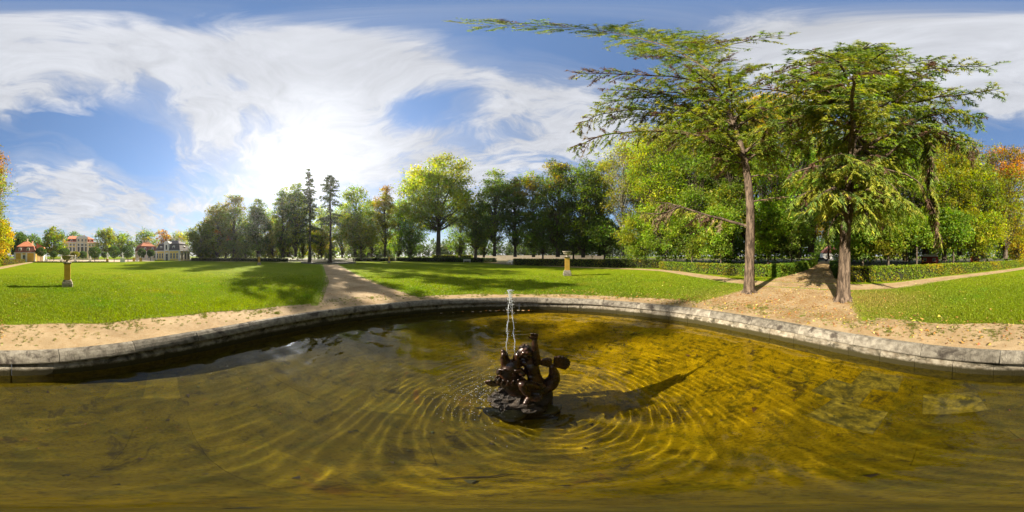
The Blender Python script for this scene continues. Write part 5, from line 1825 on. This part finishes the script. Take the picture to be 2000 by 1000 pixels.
def town_bits():
    # house seen down the avenue
    root = empty('village_house', at(1624, 78), -az(1624) + R(15))
    tag(root, 'white house with red roof at the end of the avenue', 'house')
    Geo().box(-4, 4, 0, 8, 0, 3.6).obj('wall', M['trim'], root)
    Geo().prism([(-4.5, 3.5), (4.5, 3.5), (0, 7.2)], -.4, 8.4).obj('roof', M['roof_brown'], root)
    for x in (-2.2, 2.2):
        window(root, x, 1.0, 1.0, 1.4)
    # red hut behind the hedge
    root = empty('garden_hut', at(1816, 40), -az(1816))
    tag(root, 'red wooden hut with two white windows behind the yellowing hedge', 'hut')
    Geo().box(-2.1, 2.1, 0, 3, .3, 1.85).obj('wall', M['red_paint'], root)
    Geo().prism([(-2.4, 1.85), (2.4, 1.85), (1.2, 2.35), (-1.2, 2.35)], -.3, 3.3).obj('roof', M['trim'], root)
    Geo().box(-2.0, 2.0, .1, 2.9, -.05, .3).obj('footing', M['wood_dark'], root)
    for x in (-1.2, 1.1):
        window(root, x, .75, .6, .65)
    root = empty('garden_hut', at(1904, 46), -az(1904))
    tag(root, 'small red shed half hidden in leaves right of the red hut', 'hut')
    Geo().box(-1.2, 1.2, 0, 2, -.05, 1.9).obj('wall', M['red_paint'], root)
    Geo().prism([(-1.4, 1.9), (1.4, 1.9), (0, 2.5)], -.2, 2.2).obj('roof', M['roof_dark'], root)
    window(root, 0, .9, .5, .6)
    # boundary wall
    V = [at(925, 88), at(1000, 76), at(1100, 70), at(1180, 72)]
    g = Geo()
    c = smooth_pts([(p.x, p.y) for p in V], 4)
    t = np.gradient(c, axis=0)
    t /= np.linalg.norm(t, axis=1)[:, None]
    nn = np.stack([-t[:, 1], t[:, 0], 0 * t[:, 0]], 1) * .2
    g.rings([[tuple(p - q), tuple(p + q), tuple(p + q + [0, 0, 2.3]), tuple(p - q + [0, 0, 2.3])] for p, q in zip(c, nn)], True)
    w = g.obj('boundary_wall', M['beige'])
    tag(w, 'long beige boundary wall seen between the trunks behind the hedge', 'wall')
    car(at(934, 70), -az(934), M['car_silver'], 'silver car parked before the beige wall')
    car(at(1606, 58), -az(1606), M['car_blue'], 'blue car at the end of the avenue')


def car(loc, rz, m, label):
    root = empty('parked_car', loc, rz)
    tag(root, label, 'car')
    body = [(-2.1, .35), (2.1, .35), (2.15, .7), (1.95, .88), (1.0, .95), (.45, 1.42), (-1.1, 1.45), (-1.85, 1.0), (-2.15, .9), (-2.18, .55)]
    Geo().prism(body, -.82, .82).obj('body', m, root)
    Geo().prism([(.85, .97), (.4, 1.36), (-1.05, 1.39), (-1.6, 1.0)], -.835, .835).obj('side_window', M['pane'], root)
    for x in (-1.35, 1.35):
        for y in (-.72, .72):
            g = Geo()
            g.rings([[(x + .32 * math.cos(a), y + s, .32 + .32 * math.sin(a)) for a in np.linspace(0, 2 * PI, 14, endpoint=False)] for s in (-.12, .12)], True)
            g.obj('wheel', M['tyre'], root)
    for y in (-.6, .6):
        Geo().box(2.08, 2.2, y - .16, y + .16, .62, .76).obj('headlight', M['trim'], root)


palace()
left_pavilion()
dark_pavilion()
red_pavilion()
town_bits()


def garden_statues():
    rng = np.random.default_rng(31)
    for i, (x, d, hp, hf, lab) in enumerate([
        (90.5, 52, 1.0, 1.2, 'pale garden statue right of the left pavilion stairs'),
        (119.5, 52, 1.0, 1.5, 'pale garden statue just left of the nearest urn'),
        (147, 53, 1.1, 1.4, 'pale garden statue just right of the nearest urn'),
        (176, 53, 1.2, .9, 'stone putto on pale pedestal before the big dark ball tree'),
        (209.5, 52.5, 1.1, 2.0, 'slim statue on ochre pedestal between the ball trees'),
        (239.5, 53.5, 1.3, 2.0, 'statue on broad pinkish pedestal left of the broad ball tree'),
        (261.5, 60, 1.3, 1.0, 'low figure on ochre pedestal right of the broad ball tree'),
        (268, 66, 1.2, 2.4, 'large grey statue group left of the red-roofed pavilion'),
        (274.5, 60, 1.3, .9, 'low figure on yellow pedestal in front of the red-roofed pavilion')]):
        root = empty('garden_statue', at(x, d), -az(x))
        tag(root, lab, 'statue', 'statues of the parterre')
        w = .42 if i != 5 else .8
        g = Geo()
        g.box(-w - .1, w + .1, -w - .1, w + .1, -.05, .2, .02)
        g.box(-w, w, -w, w, .2, hp - .15, .01)
        g.box(-w - .1, w + .1, -w - .1, w + .1, hp - .15, hp, .02)
        g.obj('pedestal', M['ochre' if i in (4, 6, 8) else 'trim'], root)
        k = hf / 1.75
        g = Geo()
        b = hp - .02
        s = rng.uniform(-.1, .1)
        Z = lambda z: b + z * k
        chain(g, [((-.08 * k, 0, Z(0)), .10 * k), ((-.10 * k, 0, Z(.45)), .09 * k), ((-.06 * k, 0, Z(.85)), .14 * k)], 8)
        chain(g, [((.10 * k, -.05, Z(0)), .10 * k), ((.12 * k, -.06, Z(.45)), .09 * k), ((.06 * k, 0, Z(.85)), .14 * k)], 8)
        chain(g, [((0, 0, Z(.85)), .17 * k), ((s * k, 0, Z(1.15)), .15 * k), ((s * k, 0, Z(1.38)), .16 * k), ((s * k, 0, Z(1.5)), .06 * k)], 9)
        capsule(g, (s * k, -.02, Z(1.62)), (s * k, -.02, Z(1.68)), .095 * k, .09 * k, 9)
        chain(g, [((s * k - .2 * k, 0, Z(1.38)), .065 * k), ((-.32 * k, -.05, Z(1.1)), .055 * k), ((-.2 * k, -.18 * k, Z(.95)), .045 * k)], 7)
        up = 1.7 if i % 2 else 1.0
        chain(g, [((s * k + .2 * k, 0, Z(1.38)), .065 * k), ((.36 * k, 0, Z(1.25)), .055 * k), ((.42 * k, -.05, Z(up)), .045 * k)], 7)
        chain(g, [((.12 * k, .08, Z(.0)), .16 * k), ((.02, .1, Z(.9)), .12 * k)], 7)
        fuse(g.obj('figure', M['pillar_stone' if i == 7 else 'trim'], root, True), .04 * k, 1)


garden_statues()


def bench(x, d, label, rz=0.0):
    root = empty('park_bench', at(x, d), -az(x) + rz)
    tag(root, label, 'bench', 'white park benches by the hedge')
    for i in range(4):
        Geo().box(-1.1, 1.1, -.25 + i * .13, -.25 + i * .13 + .10, .42, .46).obj('seat_slat', M['bench_white'], root)
    for i in range(4):
        Geo().box(-1.1, 1.1, .27 + i * .02, .30 + i * .02, .55 + i * .12, .64 + i * .12).obj('back_slat', M['bench_white'], root)
    for xx in (-.95, .95):
        Geo().box(xx - .05, xx + .05, -.24, -.16, 0, .42).obj('leg', M['bench_white'], root)
        Geo().prism([(xx - .05, 0), (xx + .05, 0), (xx + .05, 1.02), (xx - .05, 1.02)], .22, .28).obj('leg', M['bench_white'], root)
        Geo().box(xx - .05, xx + .05, -.24, .24, .60, .66).obj('armrest', M['bench_white'], root)


bench(912, 50, 'white bench in front of the dark shaded hedge')
bench(996, 41, 'white bench turned aside left of the long clipped hedge', R(-55))


def small_basin():
    c = Vector((BC.x + AX.x * 46.5, BC.y + AX.y * 46.5, 0))
    root = empty('round_pool', c)
    tag(root, 'small round pool with low stone rim at the end of the gravel path', 'pool')
    n = 28
    w = 2 * PI / n
    me = arc_block([(7.4, -.05), (8.0, -.05), (8.0, .22), (7.95, .27), (7.45, .27), (7.4, .22)], -w / 2 + .001, w / 2 - .001, 3).mesh('rim_stone')
    me.materials.append(M['stone'])
    for i in range(n):
        o = link(bpy.data.objects.new('rim_stone', me), root)
        o.rotation_euler = (0, 0, i * w)
    Geo().lathe([(7.42, .0), (7.42, .03)], 48).obj('pool_bed', M['rock_algae'], root)
    g = Geo().lathe([(.5, 0), (.55, .2), (.35, .35), (.3, .5), (.42, .55), (.2, .6)], 14)
    g.obj('fountain_rock', M['rock'], root)
    g = Geo()
    chain(g, [((0, 0, .55), .16), ((.02, 0, .85), .15), ((.0, 0, 1.05), .08)], 8)
    capsule(g, (0, -.02, 1.18), (0, -.02, 1.2), .1, .1, 8)
    chain(g, [((.12, 0, 1.0), .06), ((.25, -.1, .85), .05)], 7)
    chain(g, [((-.12, 0, 1.0), .06), ((-.25, -.1, 1.15), .05)], 7)
    chain(g, [((0, 0, .6), .13), ((.25, -.2, .55), .09), ((.3, -.22, .35), .07)], 7)
    fuse(g.obj('figure', M['bronze'], root, True), .03, 1)


small_basin()

# ================================================================== GRASS, LEAVES, SMALL THINGS


def path_mask(x, y):
    """1 where sand or water lies, 0 on lawn"""
    r = np.hypot(x - BC.x, y - BC.y)
    th = np.arctan2(y - BC.y, x - BC.x)
    w = 0.62 + 0.62 * (0.5 - 0.5 * np.sin(th)) ** 1.5 + 0.06 * np.sin(7 * th) + 0.05 * np.sin(17 * th + 1)
    m = np.where(r < 5.34 + w + .12, 1.0, 0.0)
    u = (x - BC.x) * AX.x + (y - BC.y) * AX.y
    v = np.abs(-(x - BC.x) * AX.y + (y - BC.y) * AX.x)
    m = np.where((u > 0) & (v < np.interp(u, [5, 12, 40], [2.2, 1.5, 1.6])), 1, m)
    m = np.where((u < 0) & (v < np.interp(-u, [5, 9, 20], [3.0, 2.6, 2.4])), 1, m)
    return m


def grass():
    rng = np.random.default_rng(21)
    n = 520000
    d = 3.4 + (rng.random(n) ** 1.35) * 15.5
    a = rng.uniform(0, 2 * PI, n)
    x, y = d * np.sin(a), d * np.cos(a)
    keep = path_mask(x, y) < .5
    # stay short of the curved path on the right
    r = np.hypot(x, y)
    b = (np.degrees(np.arctan2(x, y)) / .18 + 1000) % 2000
    lim = np.interp(b, [0, 60, 1000, 1300, 1360, 1430, 1500, 1570, 1660, 1750, 1850, 1950, 2000], [18, 19, 19, 19, 15.4, 11.9, 10.5, 9.9, 9.3, 9.9, 13.2, 19, 19])
    keep &= (r < lim) & (rng.random(len(r)) > np.clip((r - 9) / 10, 0, .97))
    x, y, r = x[keep], y[keep], r[keep]
    n = len(x)
    h = (.028 + .022 * rng.random(n)) * (1 + .3 * np.sin(x * 1.3) * np.sin(y * 1.1)) * (1 + r / 22)
    w = .006 * (1 + r / 6)
    t = rng.uniform(0, 2 * PI, n)
    lx, ly = rng.normal(0, .5, n) * h, rng.normal(0, .5, n) * h
    z = np.full(n, .001)
    V = np.stack([np.stack([x - w * np.cos(t), y - w * np.sin(t), z], 1), np.stack([x + w * np.cos(t), y + w * np.sin(t), z], 1), np.stack([x + lx, y + ly, z + h], 1)], 1)
    big = .5 + .5 * np.sin(x * .35 + 1.2 * np.sin(y * .3)) * np.sin(y * .42 + np.sin(x * .25))
    base = (1 - big)[:, None] * np.array([.118, .180, .005]) + big[:, None] * np.array([.175, .218, .007])
    for q in range(150):
        a_, d_ = rng.uniform(0, 2 * PI), 3.5 + rng.random() * 13
        k = np.exp(-((x - d_ * math.sin(a_)) ** 2 + (y - d_ * math.cos(a_)) ** 2) / rng.uniform(.15, .7) ** 2)[:, None]
        c_ = [(.07, .13, .008), (.23, .21, .02), (.10, .20, .006)][q % 3]
        base = base * (1 - k * .6) + np.array(c_) * k * .6
    # worn, yellowish turf by the two conifers
    for cx, cy, rr in ((7.0, 1.3, 2.6), (6.6, -3.9, 2.8), (5.6, -4.5, 2.0)):
        k = np.exp(-((x - cx) ** 2 + (y - cy) ** 2) / rr ** 2)[:, None]
        base = base * (1 - k * .75) + np.array([.24, .19, .045]) * k * .75
    g = Geo()
    g.add(V.reshape(-1, 3), np.arange(n * 3).reshape(n, 3), np.repeat(jitter(base, n, rng, .28, .07), 3, axis=0))
    tag(g.obj('grass', M['blade']), 'short green lawn grass round the fountain basin', 'grass', kind='stuff')
    # tufts straying on to the sand
    m = 5200
    th = rng.uniform(0, 2 * PI, m)
    rr = 5.5 + rng.random(m) ** .6 * 1.15
    cx, cy = BC.x + rr * np.cos(th), BC.y + rr * np.sin(th)
    nc = 130
    tc_ = rng.uniform(0, 2 * PI, nc)
    rc_ = 5.55 + rng.random(nc) ** .5 * 1.1
    pick = rng.integers(0, nc, m)
    sp = rng.normal(0, 1, (m, 2)) * rng.uniform(.05, .22, nc)[pick][:, None]
    cx = np.where(rng.random(m) < .7, BC.x + rc_[pick] * np.cos(tc_[pick]) + sp[:, 0], cx)
    cy = np.where(np.abs(cx - (BC.x + rc_[pick] * np.cos(tc_[pick]) + sp[:, 0])) < 1e-9, BC.y + rc_[pick] * np.sin(tc_[pick]) + sp[:, 1], cy)
    keep = (np.hypot(cx - BC.x, cy - BC.y) > 5.42) & (rng.random(m) < .55)
    cx, cy = cx[keep], cy[keep]
    k = 14
    m = len(cx)
    X = np.repeat(cx, k) + rng.normal(0, .022, m * k)
    Y = np.repeat(cy, k) + rng.normal(0, .022, m * k)
    t = rng.uniform(0, 2 * PI, m * k)
    h = rng.uniform(.012, .034, m * k)
    Z = np.full(m * k, .005)
    V = np.stack([np.stack([X - .006 * np.cos(t), Y - .006 * np.sin(t), Z], 1), np.stack([X + .006 * np.cos(t), Y + .006 * np.sin(t), Z], 1),
                  np.stack([X + rng.normal(0, .018, m * k), Y + rng.normal(0, .018, m * k), Z + h], 1)], 1)
    g = Geo()
    g.add(V.reshape(-1, 3), np.arange(m * k * 3).reshape(m * k, 3), np.repeat(jitter((.12, .14, .016), m * k, rng, .35, .12), 3, axis=0))
    tag(g.obj('grass_tufts', M['blade']), 'sparse grass tufts on the sandy margin', 'grass', kind='stuff')


def leaf_litter():
    rng = np.random.default_rng(44)
    n = 9000
    X, Y = [], []
    u = rng.uniform(-42, -6, 5200)
    v = rng.normal(0, 1.6, 5200)
    X.append(BC.x + AX.x * u - AX.y * v)
    Y.append(BC.y + AX.y * u + AX.x * v)
    d = rng.uniform(6, 26, 2600)
    a = R(1) * rng.uniform(-60, 150, 2600)
    X.append(d * np.sin(a))
    Y.append(d * np.cos(a))
    th = rng.uniform(-1.6, 1.4, 1500)
    r = 5.4 + rng.random(1500) * 1.8
    X.append(BC.x + r * np.cos(th))
    Y.append(BC.y + r * np.sin(th))
    d = 4 + rng.random(3600) ** .7 * 22
    a = rng.uniform(0, 2 * PI, 3600)
    X.append(d * np.sin(a))
    Y.append(d * np.cos(a))
    x, y = np.concatenate(X), np.concatenate(Y)
    ok = np.hypot(x - BC.x, y - BC.y) > 5.42
    x, y = x[ok], y[ok]
    n = len(x)
    C = np.stack([x, y, np.full(n, .022) + rng.random(n) * .02], 1)
    pal = np.array([(.30, .16, .04), (.36, .25, .05), (.22, .10, .035), (.42, .33, .12), (.26, .2, .05)])
    g = Geo()
    leaf_cards(g, C, .055 * np.exp(rng.normal(0, .3, n)), jitter(pal[rng.integers(0, 5, n)], n, rng), rng, 2.5, .7)
    tag(g.obj('fallen_leaves', M['dead_leaf']), 'dry fallen leaves scattered over avenue and lawn', 'leaves', kind='stuff')
    # sunk leaves and crumbs on the basin floor
    n = 420
    r = 5.0 * np.sqrt(rng.random(n))
    th = rng.uniform(0, 2 * PI, n)
    C = np.stack([BC.x + r * np.cos(th), BC.y + r * np.sin(th), np.full(n, -.884) + rng.random(n) * .008], 1)
    pal = np.array([(.05, .035, .012), (.03, .025, .012), (.12, .05, .015), (.04, .04, .012)])
    g = Geo()
    leaf_cards(g, C, .034 * np.exp(rng.normal(0, .45, n)), jitter(pal[rng.integers(0, 4, n)], n, rng), rng, 3.5, .6)
    o = g.obj('sunken_leaves', M['dead_leaf'])
    o.cycles.is_caustics_receiver = True
    tag(o, 'dark sodden leaves lying on the basin floor', 'leaves', kind='stuff')
    # leaves floating below the far rim
    ang = [82, 85, 87.5, 90.5, 93, 95, 97.5, 99, 102, 104, 107, 111, 116, 121, 127]
    for i, t in enumerate(ang):
        rr = 4.93 - abs(rng.normal(0, .05))
        s = rng.uniform(.05, .10)
        g = Geo()
        k = 9
        out = [(s * (.55 + .45 * (j % 2)) * math.cos(2 * PI * j / k), s * .8 * (.55 + .45 * (j % 2)) * math.sin(2 * PI * j / k), .004 * (j % 3)) for j in range(k)]
        V = [(0, 0, .006)] + out
        F = [(0, 1 + j, 1 + (j + 1) % k) for j in range(k)]
        g.add(V, F, jitter([(.42, .16, .04), (.40, .28, .14), (.45, .35, .22)][i % 3], k + 1, rng, .1, .05))
        o = g.obj('floating_leaf', M['dead_leaf'])
        o.location = (BC.x + rr * math.cos(R(t)), BC.y + rr * math.sin(R(t)), WATER_Z + .008)
        o.rotation_euler = (0, 0, rng.uniform(0, 6))
        tag(o, 'brownish autumn leaf floating below the far kerb of the basin', 'leaf', 'leaves floating below the far kerb')
    # a stick on the floor near the camera foot
    g = Geo()
    p = P3(925, 912, .55)
    g.tube([(-.13, 0, 0), (-.03, .012, .006), (.06, -.004, .003), (.15, .02, 0)], [.006, .008, .007, .004], 6)
    o = g.obj('sunken_stick', M['wood_dark'])
    o.location = (-.14, .58, -.875)
    o.rotation_euler = (0, 0, R(28))
    tag(o, 'short dark stick lying on the basin floor in the foreground', 'stick')


grass()
leaf_litter()


# ================================================================== THE AIR
def haze():
    m = bpy.data.materials.new('haze_air')
    m.use_nodes = True
    nt = m.node_tree
    nt.nodes.remove(nt.nodes['Principled BSDF'])
    v = node(nt, 'ShaderNodeVolumePrincipled', {'Color': (.92, .95, 1, 1), 'Density': .00028, 'Anisotropy': .6})
    nt.links.new(v.outputs[0], nt.nodes['Material Output'].inputs['Volume'])
    o = Geo().box(-1300, 1300, -1300, 1300, -2.2, 46).obj('haze', m)
    tag(o, 'thin sunlit autumn haze over the whole park', 'haze', kind='stuff')


haze()
